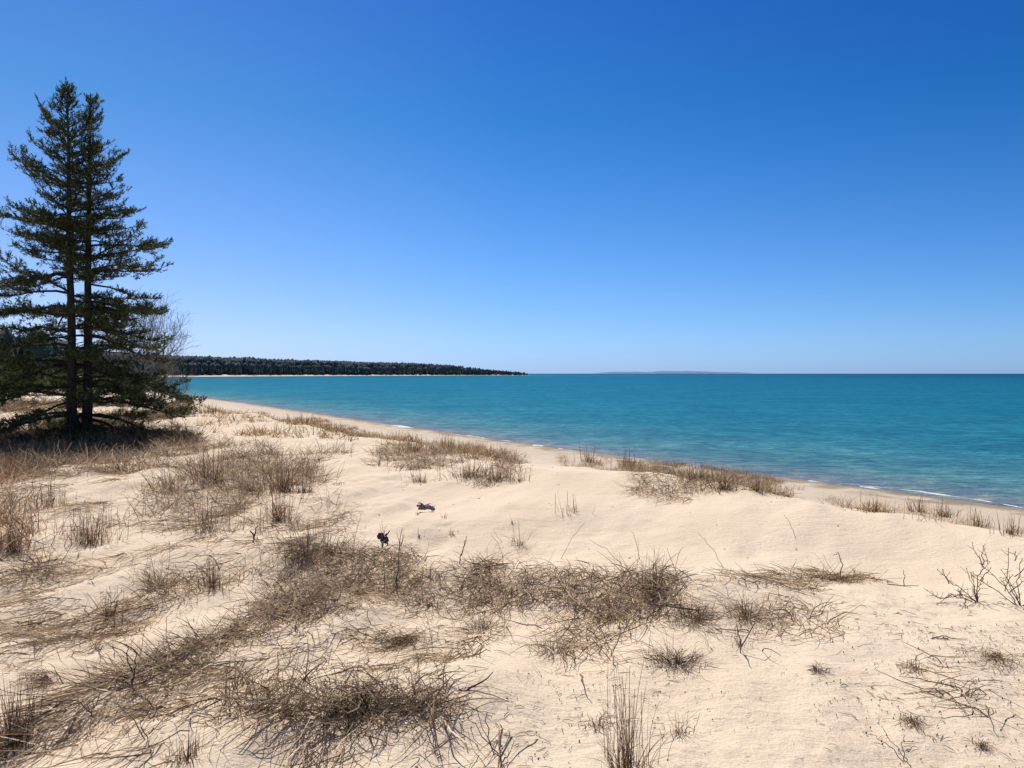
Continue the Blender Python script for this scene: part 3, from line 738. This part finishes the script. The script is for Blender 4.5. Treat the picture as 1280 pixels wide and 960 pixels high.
# ------------------------------------------------------------------ single grass tufts
def tuft(px, py, hpx, wpx, n, label, style='up', tint=(1, 1, 1), stalks=0, name='grass_tuft', group='dry grass tufts on the dune', wmin=1.0):
    p = at(px, py); k = p[1] / F
    if py < 670: hpx = hpx * .80; n = int(n * .8)
    h = hpx * k; w = wpx * k
    root = empty(name, p, label, 'grass', group)
    r = np.abs(rng.normal(0, .30, n)) * w; a = rng.random(n) * 6.283
    bx = p[0] + np.cos(a) * r; by = p[1] + np.sin(a) * r * .8; bz = H(bx, by) - .015
    pxm = max(.0028, .00062 * p[1] * wmin)
    if style == 'up':   st = rng.random(n) < .3; lean = np.abs(rng.normal(.12, .28, n)) * np.where(st, .3, 1); curl = rng.normal(.35, .4, n) * np.where(st, .2, 1); L = h * (.35 + .6 * rng.random(n)) * np.where(st, 1.6, 1); az = a + rng.normal(0, .8, n)
    elif style == 'mop': lean = np.abs(rng.normal(.7, .4, n)); curl = rng.normal(1.4, .7, n); L = h * (.7 + .9 * rng.random(n)); az = a + rng.normal(0, .7, n)
    elif style == 'fan': st = rng.random(n) < .25; lean = np.where(st, np.abs(rng.normal(0, .12, n)), np.abs(rng.normal(.55, .4, n))); curl = rng.normal(.3, .4, n) * np.where(st, .2, 1); L = h * (.3 + .65 * rng.random(n)) * np.where(st, 1.7, 1); az = a + rng.normal(0, .4, n)
    else:                lean = rng.normal(1.2, .25, n); curl = rng.normal(.5, .5, n); L = h * (1.2 + 1.6 * rng.random(n)); az = math.atan2(-RY, -RX) + rng.normal(0, .6, n)
    wd = pxm * (.7 + .7 * rng.random(n))
    V, Fq = ribbons(np.stack([bx, by, bz], -1), az, lean, curl, L, wd, 6, .16 if style in ('up', 'fan') else .34)
    V = V - np.array(p)
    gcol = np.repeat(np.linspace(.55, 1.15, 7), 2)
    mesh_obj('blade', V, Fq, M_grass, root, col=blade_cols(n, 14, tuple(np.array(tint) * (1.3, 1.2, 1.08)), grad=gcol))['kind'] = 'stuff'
    for s_ in range(stalks):
        az = rng.random() * 6.28; l = rng.normal(0, .10, 2); u = np.linspace(0, 1, 7)[:, None]
        b0 = np.array([rng.normal(0, .2) * w, rng.normal(0, .2) * w, 0]); b0[2] = gz(p[0] + b0[0], p[1] + b0[1]) - p[2] - .02
        P = b0 + np.array([l[0] * h, l[1] * h, h * (1.0 + .45 * rng.random())]) * u + np.array([rng.normal(0, .06) * h, 0, 0]) * u ** 2
        V, Fq = tubes([P], [np.linspace(pxm * .55, pxm * .3, 7)], 4)
        cc = np.array([.24, .17, .12]) * (.6 + .7 * rng.random())
        mesh_obj('stalk', V, Fq, M_grass, root, col=np.tile(cc, (len(V), 1)))
    return root
T = [
 # px, py, h, w, n, label, style, tint, stalks
 (262, 664, 40, 92, 260, 'broad dark-based grass tuft directly left of the bent sand stub', 'fan', (.8, .78, .75), 8),
 (112, 680, 40, 62, 170, 'upright dark grass tuft left of the broad tuft, with reddish stalks', 'up', (.8, .7, .66), 7),
 (348, 652, 46, 34, 170, 'narrow rusty red grass tuft below the tall bristly tuft', 'up', (1.0, .72, .62), 5),
 (352, 614, 42, 44, 190, 'tall bristly grass tuft at the right end of the upper dune growth', 'up', (.85, .72, .66), 8),
 (378, 616, 24, 30, 110, 'low dark tuft trailing off right of the tall bristly tuft', 'fan', (.6, .56, .56), 0),
 (268, 604, 40, 62, 200, 'reddish-brown grass tuft right of centre in the upper left growth', 'up', (.85, .74, .68), 6),
 (212, 616, 26, 60, 150, 'low spreading grass tuft left of the reddish-brown one', 'fan', (.8, .76, .7), 3),
 (385, 700, 36, 85, 260, 'dense dark grass tuft at the left end of the matted ridge', 'fan', (.68, .62, .56), 8),
 (60, 632, 34, 62, 150, 'thin brown grass tuft near the left edge, above the dark upright one', 'up', (.85, .76, .7), 5),
 (14, 690, 46, 50, 170, 'rust-coloured grass tuft cut by the left edge of the photo', 'up', (.9, .66, .56), 4),
 (40, 720, 24, 70, 150, 'low tangled grass tuft just below the rust-coloured tuft at the left edge', 'mop', (.85, .8, .75), 3),
 (150, 590, 26, 46, 110, 'faint grass tuft in front of the shaded ground under the spruces', 'up', (.95, .8, .7), 3),
 (160, 552, 44, 46, 200, 'tall reddish stalks standing right of the spruce trunks', 'up', (.55, .42, .34), 6),
 (200, 735, 36, 50, 150, 'curly grass tuft in the left band of growth, under the broad dark-based one', 'mop', (.8, .76, .7), 3),
 (137, 775, 30, 26, 60, 'thin bunch of dark stalks on bare sand in the left foreground', 'up', (.6, .5, .46), 5),
 (266, 735, 36, 40, 110, 'grass tuft with upright dark stems left of the matted ridge', 'up', (.7, .64, .6), 4),
 (650, 682, 26, 34, 46, 'small isolated grass tuft on smooth sand above the ridge', 'fan', (.8, .76, .68), 0),
 (566, 668, 15, 20, 26, 'very small pale grass tuft between the black lump and the isolated tuft', 'fan', (.9, .86, .78), 0),
 (555, 648, 12, 9, 12, 'tiny dark sprout right below the speckled driftwood piece', 'up', (.5, .45, .42), 0),
 (522, 644, 10, 8, 10, 'tiny sprout at the left below the speckled driftwood piece', 'up', (.6, .5, .45), 0),
 (524, 673, 12, 14, 14, 'tiny flattened tuft halfway between black lump and small pale tuft', 'fan', (.6, .52, .46), 1),
 (712, 641, 26, 46, 40, 'sparse pale grass tuft standing on open sand right of centre', 'fan', (.95, .9, .82), 3),
 (641, 656, 10, 8, 8, 'tiny pale sprout just behind the small isolated tuft', 'up', (.9, .85, .8), 0),
 (422, 606, 10, 14, 16, 'tiny dark sprout on bare sand right of the tall bristly tuft', 'fan', (.5, .45, .42), 0),
 (586, 597, 26, 62, 210, 'dark brown grass tuft in the middle of the far central growth', 'fan', (.75, .68, .58), 3),
 (622, 600, 22, 50, 190, 'brown grass tuft at the right end of the far central growth', 'fan', (.85, .76, .62), 2),
 (650, 602, 14, 28, 60, 'low tuft trailing off the right end of the far central growth', 'fan', (.8, .74, .62), 0),
 (525, 602, 16, 44, 100, 'low brown grass tuft at the left end of the far central growth', 'fan', (.8, .72, .62), 0),
 (516, 566, 22, 46, 150, 'yellowish grass tuft on the skyline left of the gap to the beach', 'up', (1.05, .9, .68), 0),
 (562, 560, 20, 34, 110, 'yellowish grass tuft close to the beach above the far central growth', 'up', (1.1, .95, .68), 0),
 (612, 571, 18, 40, 110, 'thin brown tuft at the dune edge just left of the foam streak', 'up', (.9, .8, .66), 0),
 (372, 530, 16, 50, 150, 'dark brown grass tuft where the far dune edge meets the beach', 'up', (.75, .68, .56), 0),
 (415, 540, 14, 60, 130, 'brown grass tuft right of the dark one on the far dune edge', 'up', (.85, .78, .62), 0),
 (262, 516, 14, 50, 110, 'far brown grass tuft right of the low spruce boughs', 'up', (.85, .75, .62), 0),
 (738, 578, 22, 34, 70, 'thin grass tuft on the dune edge below the left foam streak', 'up', (.85, .76, .62), 3),
 (788, 584, 22, 44, 90, 'upright thin-stalked tuft on the dune edge right of the left foam streak', 'up', (.85, .76, .62), 3),
 (872, 600, 24, 46, 170, 'brown tuft at the left end of the thick dune-edge growth', 'fan', (.88, .78, .62), 2),
 (905, 612, 30, 44, 230, 'darkest tuft in the thick dune-edge growth, leaning right', 'fan', (.75, .66, .54), 2),
 (945, 614, 24, 44, 170, 'tawny tuft below thin twigs in the thick dune-edge growth', 'fan', (.9, .8, .62), 3),
 (970, 618, 16, 30, 90, 'last low tuft at the right end of the thick dune-edge growth', 'fan', (.9, .8, .62), 0),
 (1092, 640, 24, 46, 190, 'bushy tawny tuft leaning left, alone on the dune edge at right', 'fan', (.95, .82, .6), 0),
 (1148, 640, 22, 34, 110, 'tawny tuft right of the lone bushy one on the dune edge', 'up', (1.05, .9, .68), 0),
 (1180, 646, 22, 40, 130, 'tawny tuft in front of the right foam line', 'up', (1.05, .9, .68), 1),
 (1222, 658, 24, 40, 120, 'thin tuft low on the dune edge above the leafless shrubs', 'up', (.9, .8, .62), 3),
 (1262, 668, 26, 44, 110, 'thin-stalked tuft at the right edge of the photo on the dune lip', 'up', (.9, .8, .62), 4),
 (512, 800, 30, 90, 260, 'flattened dark tuft combed to the left in front of the ridge', 'lie', (.62, .56, .5), 1),
 (845, 832, 30, 70, 260, 'black tangled tuft at the lower right end of the ridge tangle', 'mop', (.42, .38, .38), 2),
 (868, 778, 26, 60, 220, 'dark curled tuft in the right part of the ridge', 'mop', (.6, .5, .44), 1),
 (815, 742, 42, 36, 90, 'upright pointed blades rising from the ridge right of its middle', 'up', (.6, .56, .5), 3),
 (935, 772, 26, 70, 240, 'grey-brown tuft on the right continuation of the ridge', 'mop', (.8, .72, .62), 1),
 (1050, 726, 22, 90, 150, 'flat wiry tuft with one tall bent stem right of the ridge', 'lie', (.75, .66, .55), 1),
 (20, 930, 70, 46, 200, 'dark upright tuft in the bottom left corner', 'up', (.42, .36, .38), 6),
 (40, 906, 54, 20, 36, 'forked brown stalks beside the corner tuft at lower left', 'fan', (.6, .48, .42), 3),
 (448, 896, 42, 105, 420, 'big dark tangled tuft in the centre of the foreground growth', 'mop', (.58, .53, .48), 4),
 (345, 892, 30, 90, 200, 'tangled grey tuft left of the big dark foreground one', 'mop', (.72, .66, .6), 3),
 (530, 888, 32, 70, 170, 'curly tuft at the right end of the foreground growth', 'mop', (.75, .68, .6), 2),
 (785, 962, 100, 60, 130, 'tall thin reddish stalks rising at the bottom edge, centre right', 'up', (.62, .48, .40), 9),
 (745, 908, 16, 40, 60, 'small purplish matted tuft left of the tall thin stalks', 'mop', (.8, .6, .62), 0),
 (850, 920, 26, 40, 50, 'sparse pale tuft right of the tall thin stalks', 'fan', (.8, .74, .66), 0),
 (235, 950, 34, 70, 120, 'spiky dry tuft near the bottom edge left of the big dark one', 'fan', (.7, .62, .56), 2),
 (60, 850, 18, 50, 90, 'purplish flattened tuft on bare sand in the left foreground', 'lie', (.62, .44, .46), 0),
 (605, 790, 26, 60, 90, 'wiry tuft with curled stems in front of the middle of the ridge', 'mop', (.7, .62, .54), 1),
 (690, 815, 28, 70, 130, 'open tuft with dark crossing stems before the right half of the ridge', 'mop', (.62, .58, .52), 1),
 (1240, 822, 22, 70, 110, 'flat bundle of dry blades by the right edge, below the shrubs', 'lie', (.6, .55, .48), 0),
 (1022, 842, 12, 18, 60, 'small dark ball-like tuft on open sand right of the black one', 'mop', (.4, .34, .34), 0),
 (1140, 838, 12, 30, 70, 'small grey matted tuft on open sand left of the flat bundle', 'mop', (.6, .54, .5), 0),
 (1140, 905, 14, 40, 60, 'flat grey tuft above the pair of bare twigs at lower right', 'lie', (.65, .6, .52), 0),
 (1228, 936, 10, 26, 60, 'small dark matted tuft near the bottom right corner', 'mop', (.55, .5, .44), 0),
 (1210, 872, 16, 20, 16, 'two short stubs with thin blades on sand at the right', 'up', (.45, .4, .38), 0),
 (925, 810, 26, 36, 30, 'sparse dark stems on sand right below the ridge end', 'fan', (.45, .4, .38), 1),
]
for (px, py, h, w, n, lab, st, tn, sk) in T:
    tuft(px, py, h, w, n, lab, st, tn, sk)

# ------------------------------------------------------------------ bare shrubs, twigs, sticks
def px_shrub(name, label, base_px, stems, cat='shrub', group=None, thick=1.0, knob=True, depth=0.16):
    """stems: lists of photo-pixel offsets (dx right, dy up) from the base; built as crooked stems in depth"""
    p = at(*base_px); k = p[1] / F
    root = empty(name, p, label, cat, group)
    for s in stems:
        yd = rng.normal(0, depth, len(s)); yd[0] = 0
        P = np.array([[dx * k, np.cumsum(yd)[i] * .5, dy * k - (.02 if i == 0 else 0)] for i, (dx, dy) in enumerate(s)])
        # subdivide and roughen
        t = np.linspace(0, len(P) - 1, (len(P) - 1) * 4 + 1)
        Q = np.stack([np.interp(t, np.arange(len(P)), P[:, a]) for a in range(3)], -1); Q[1:] += rng.normal(0, .0045, (len(Q) - 1, 3))
        g = H(p[0] + Q[:, 0], p[1] + Q[:, 1]) - p[2]; Q[1:, 2] = np.maximum(Q[1:, 2], g[1:] + .006)
        r0 = .0055 * thick * p[1] / 6
        parts = [tubes([Q], [np.linspace(r0, r0 * .45, len(Q))], 5)]
        if knob:
            parts.append(lump(Q[-1], (r0 * .8, r0 * .8, r0 * 1.6), 4, 4, .3))
            for j in range(1, len(Q) - 1, 1):
                d = rng.normal(0, 1, 3); d[2] = abs(d[2]); d = nrm(d) * (.025 + .05 * rng.random())
                parts.append(tubes([np.stack([Q[j], Q[j] + d * .5 + rng.normal(0, .003, 3), Q[j] + d])], [np.array([r0 * .55, r0 * .4, r0 * .3])], 4))
        V, Fs = join(parts); mesh_obj('stem', V, Fs, M_twig, root, smooth=True)
    return root
px_shrub('bare_shrub', 'dark leafless shrub with one tall crooked stem on smooth sand at right', (1222, 753), [
    [(0, 0), (3, 30), (6, 50), (8, 70)], [(6, 50), (16, 66)], [(0, 0), (-6, 14), (-24, 46)], [(0, 0), (-14, 10), (-34, 24), (-58, 42)], [(-36, 26), (-44, 40)],
    [(0, 0), (-20, 12), (-40, 10), (-60, 2)], [(0, 0), (-30, 6), (-50, 4), (-62, 14)], [(3, 30), (-6, 50)], [(0, 0), (2, 22), (4, 30)], [(6, 48), (4, 70)], [(0, 0), (-10, 20), (-14, 38)], [(-20, 8), (-38, 22), (-44, 8)]], thick=.72)
px_shrub('bare_shrub', 'dark leafless shrub cut by the right edge of the photo', (1276, 758), [
    [(0, 0), (-6, 30), (-8, 70)], [(0, 0), (-14, 20), (-40, 48)], [(0, 0), (-10, 22), (-22, 44)], [(0, 0), (-22, 16), (-44, 30)], [(0, 0), (4, 28), (6, 56)], [(0, 0), (12, 26), (20, 46)], [(0, 0), (18, 22), (36, 50)], [(-14, 20), (-16, 44)], [(-8, 60), (-16, 70)], [(4, 28), (14, 60)], [(-20, 22), (-30, 46)], [(-8, 40), (-1, 64)]], thick=.72)
px_shrub('bare_twig', 'pair of long thin bare twigs leaning left at the bottom right', (1140, 958), [[(0, 0), (-28, 30), (-62, 74)], [(-8, 10), (-18, 34), (-27, 56)], [(-10, 10), (-30, 26), (-54, 40)]], 'twig', thick=.7, knob=False)
px_shrub('dead_stick', 'tall dark dead stick rising from the ridge right of the black lump', (496, 742), [[(0, 0), (2, 40), (7, 82)], [(5, 62), (8, 72)]], 'stick', thick=.95, knob=False, depth=.03)
px_shrub('dead_stick', 'slender dead stick standing under the black lump', (481, 745), [[(0, 0), (-1, 40), (0, 60)]], 'stick', thick=.6, knob=False, depth=.03)
px_shrub('dead_stick', 'thin forked stick poking out of the ridge left of its middle', (574, 705), [[(0, 0), (5, 20), (9, 34)], [(3, 14), (9, 30)]], 'stick', thick=.8, knob=False, depth=.03)
px_shrub('dead_stick', 'short bent stub sticking up from bare sand between two grass tufts', (315, 678), [[(0, 0), (3, 10), (7, 22)], [(3, 10), (-1, 16)]], 'stick', thick=1.6, knob=False, depth=.02)
px_shrub('dead_stick', 'thin stem standing upright over a fallen one right of the ridge', (1131, 733), [[(0, 0), (0, 10), (0, 20)], [(-22, 6), (0, 1), (20, -5)]], 'stick', thick=.7, knob=False, depth=.02)
px_shrub('bare_twig', 'crooked dark branch lying on the sand below the leafless shrub', (1190, 800), [[(-30, 2), (-12, 4), (8, 0), (22, -8)], [(-4, 2), (-12, -18), (-20, -34)]], 'twig', thick=.9, knob=False, depth=.02)
px_shrub('bare_twig', 'branching dry weed stem standing near the bottom edge left of centre', (632, 958), [[(0, 0), (-18, 30), (-40, 62)], [(-4, 8), (4, 36), (10, 60)], [(-18, 30), (-26, 60), (-16, 70)], [(-10, 20), (-34, 34), (-58, 40)]], 'twig', thick=.9, knob=False)
px_shrub('bare_twig', 'bare twig forking into a v on the left foreground sand', (115, 898), [[(0, 0), (0, 20), (-4, 28)], [(0, 0), (10, 20), (30, 32)], [(0, 6), (-8, 18), (-18, 22)]], 'twig', thick=.8, knob=False)
px_shrub('bare_twig', 'crooked weed stem with side shoots at the foot of the foreground growth', (186, 925), [[(0, 0), (1, 30), (2, 62)], [(0, 0), (-14, 24), (-30, 50)], [(1, 30), (14, 40)], [(1, 12), (16, 24), (28, 20)]], 'twig', thick=.9, knob=False)
px_shrub('bare_twig', 'knotty dark twig standing upright in the left foreground drift', (165, 858), [[(0, 0), (-8, 24), (-18, 44)], [(0, 0), (6, 26), (12, 50)], [(-4, 12), (-14, 20)]], 'twig', thick=1.2, knob=False)
px_shrub('bare_twig', 'small twig standing where the ridge runs down to the right', (928, 818), [[(0, 0), (-4, 22), (-8, 40)], [(-2, 12), (12, 34), (22, 42)], [(-2, 14), (-12, 24)]], 'twig', thick=.9, knob=False)
px_shrub('bare_twig', 'dark crossed twigs leaning left of the black tangled tuft', (770, 830), [[(0, 0), (-8, 20), (-28, 62)], [(-6, 14), (8, 34), (20, 48)]], 'twig', thick=.8, knob=False)
px_shrub('bare_twig', 'tall bent-tipped stem over the flat wiry tuft right of the ridge', (1050, 722), [[(0, 0), (-5, 20), (-9, 36), (-13, 30)]], 'twig', thick=.8, knob=False)
for k, (x, y, dx, dy, lab) in enumerate([(780, 706, -44, 30, 'long thin pale blade arching left over smooth sand'), (905, 710, -34, 44, 'long thin blade leaning left, right of the ridge middle'),
                                     (995, 670, -14, 26, 'thin lone stem on the smooth hollow below the dune-edge growth'), (800, 700, -10, 36, 'thin upright blade behind the pointed ridge blades'), (700, 700, 30, 46, 'long faint blade leaning right behind the ridge')]):
    px_shrub('tall_grass', lab, (x, y), [[(0, 0), (dx * .5, dy * .62), (dx, dy)]], 'grass stem', thick=.38, knob=False, depth=.06)

# black lump and speckled driftwood
def debris(name, px, py, label, w, h, material, seed, horns, pieces):
    p = at(px, py); k = p[1] / F
    root = empty(name, p, label, 'driftwood')
    parts = [lump((x * k, y * k, z * k), (a * k, b_ * k, c_ * k), seed + i, 12, .7, 4.0) for i, (x, y, z, a, b_, c_) in enumerate(pieces)]
    for (x0, z0, x1, z1, r) in horns:
        u = np.linspace(0, 1, 6)[:, None]; P = np.array([x0 * k, 0, z0 * k]) + np.array([(x1 - x0) * k, rng.normal(0, .02), (z1 - z0) * k]) * u + rng.normal(0, .9 * k, (6, 3)) * (u > 0)
        parts.append(tubes([P], [np.linspace(r * k, r * k * .35, 6)], 6))
    V, Fs = join(parts); mesh_obj('body', V, Fs, material, root, smooth=True)
debris('driftwood_lump', 479, 686, 'black gnarled lump of wood perched on the ridge', 15, 24, M_char, 3,
       [(-5, 18, 3, 17, 2.2), (2, 17, 9, 21, 1.5), (0, 12, -2, 0, 2.2), (3, 12, 7, 2, 1.4), (0, 18, -1, 34, .35), (1, 18, 3, 30, .35), (-1, 18, -5, 29, .35)],
       [(-3, 0, 16, 4, 3.5, 3.6), (2, 1, 11, 4.5, 4, 4)])
debris('driftwood_piece', 533, 640, 'purplish speckled driftwood piece on smooth sand', 20, 15, M_drift, 8,
       [(-12, 8, 10, 3, 1.6), (-9, 4, 11, 7, 1.2), (-10, 11, 4, 9, 1.0), (4, 8, 9, 1, 1.2), (-9, 3, -7, 11, 1.2), (-3, 3, 1, 10, 1.0)],
       [(-6, 0, 7, 3.5, 3, 2.6), (2, 0, 6, 4, 3, 2.2), (8, 0, 4, 3, 2.5, 2.0)])

# ------------------------------------------------------------------ litter
def litter():
    polys = []; rad = []
    def add(poly, n, L, r):
        P = np.array([at(*p)[:2] for p in poly]); lo, hi = P.min(0), P.max(0); c = 0
        while c < n:
            x, y = lo + rng.random(2) * (hi - lo)
            if not in_poly(np.array([x]), np.array([y]), P)[0] or rng.random() > sstep(.35, .62, fbm(x * 1.6, y * 1.6, 2, 77)) + .12: continue
            c += 1; az = rng.random() * 6.28; l = L * (.25 + 1.2 * rng.random() ** 2); cur = rng.normal(0, .8)
            u = np.linspace(0, 1, 5); a = az + cur * u; Q = np.stack([x + np.cumsum(np.cos(a)) * l / 5, y + np.cumsum(np.sin(a)) * l / 5], -1)
            z = H(Q[:, 0], Q[:, 1]) + .003 + rng.random() * .012 * np.sin(u * 3.1)
            polys.append(np.concatenate([Q, z[:, None]], 1)); rad.append((r * (.4 + 1.1 * rng.random() ** 1.5) * np.array([.4, 1, 1.1, .8, .3])))
    add([(600, 975), (640, 840), (900, 800), (1100, 780), (1330, 780), (1330, 975)], 700, .07, .0013)
    add([(600, 975), (640, 840), (900, 800), (1100, 780), (1330, 780), (1330, 975)], 420, .011, .0024)
    add([(880, 740), (1100, 740), (1330, 750), (1330, 800), (900, 800)], 110, .10, .0016)
    add([(0, 975), (0, 620), (420, 600), (600, 760), (640, 975)], 2300, .13, .0015)
    add([(380, 560), (700, 570), (1000, 640), (1250, 690), (1250, 730), (700, 700), (420, 640)], 190, .08, .003)
    V, Fq = tubes(polys, rad, 3)
    c = blade_cols(len(polys), 15, (.5, .46, .44))
    o = mesh_obj('plant_litter', V, Fq, M_grass, col=c); tag(o, 'dark bits of dead stems and leaves strewn over the sand', 'litter', kind='stuff')
litter()

# ------------------------------------------------------------------ light
EL, AZ = R(56), R(-20)        # sun ahead, a little left, high
sd = Vector((math.sin(AZ) * math.cos(EL), math.cos(AZ) * math.cos(EL), math.sin(EL)))
L = bpy.data.lights.new('sun', 'SUN'); L.energy = 5.0; L.angle = R(.53); L.color = (1, .95, .87)
so = bpy.data.objects.new('sun', L); C.objects.link(so); so.rotation_euler = sd.to_track_quat('Z', 'Y').to_euler(); so.location = (0, 0, 30)
w = bpy.data.worlds.new('World'); scene.world = w; w.use_nodes = True
nt = w.node_tree; nt.nodes.clear()
out = N(nt, 'ShaderNodeOutputWorld'); bg = N(nt, 'ShaderNodeBackground'); sky = N(nt, 'ShaderNodeTexSky')
sky.sky_type = 'NISHITA'; sky.sun_disc = False; sky.sun_elevation = EL; sky.sun_rotation = AZ; sky.altitude = 200; sky.air_density = 1.0; sky.dust_density = .4; sky.ozone_density = 2.5
bg.inputs[1].default_value = .10
# colour of the air: deeper blue higher up, paler and cooler low down, darker away from the sun
tc = N(nt, 'ShaderNodeTexCoord'); sp = N(nt, 'ShaderNodeSeparateXYZ'); nt.links.new(tc.outputs['Generated'], sp.inputs[0])
def rampf(fac, stops):
    return ramp(nt, fac, [(p, tuple(v / 2 for v in c)) for p, c in stops])
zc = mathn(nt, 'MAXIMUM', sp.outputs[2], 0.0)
k1 = rampf(zc, [(0, (.50, .80, 1.65)), (.04, (.50, .78, 1.42)), (.075, (.46, .74, 1.26)), (.17, (.33, .67, 1.14)), (.31, (.155, .555, 1.0)), (.435, (.125, .46, 1.0)), (.6, (.38, .60, .88)), (1, (.62, .72, .82))])  # zenith out of view greyed and lifted to take blue out of the shadows
k2 = rampf(mathn(nt, 'ADD', mathn(nt, 'MULTIPLY', sp.outputs[0], .5), .5), [(0, (2.4, 1.5, 1.2)), (.24, (2.3, 1.34, 1.10)), (.5, (1, 1, 1)), (.76, (.55, .79, .88)), (1, (.5, .7, .8))])
k2 = mix(nt, mathn(nt, 'MULTIPLY', mathn(nt, 'ADD', zc, .12), 2.2, clamp=True), (.5, .5, .5), k2)
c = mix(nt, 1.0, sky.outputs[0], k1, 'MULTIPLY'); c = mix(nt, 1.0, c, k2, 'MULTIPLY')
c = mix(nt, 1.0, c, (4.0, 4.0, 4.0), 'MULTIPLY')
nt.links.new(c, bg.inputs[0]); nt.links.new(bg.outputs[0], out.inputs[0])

scene.view_settings.view_transform = 'Standard'; scene.view_settings.look = 'None'; scene.view_settings.exposure = 0; scene.view_settings.gamma = 1
scene.cycles.max_bounces = 5; scene.cycles.transparent_max_bounces = 4; scene.cycles.use_denoising = True
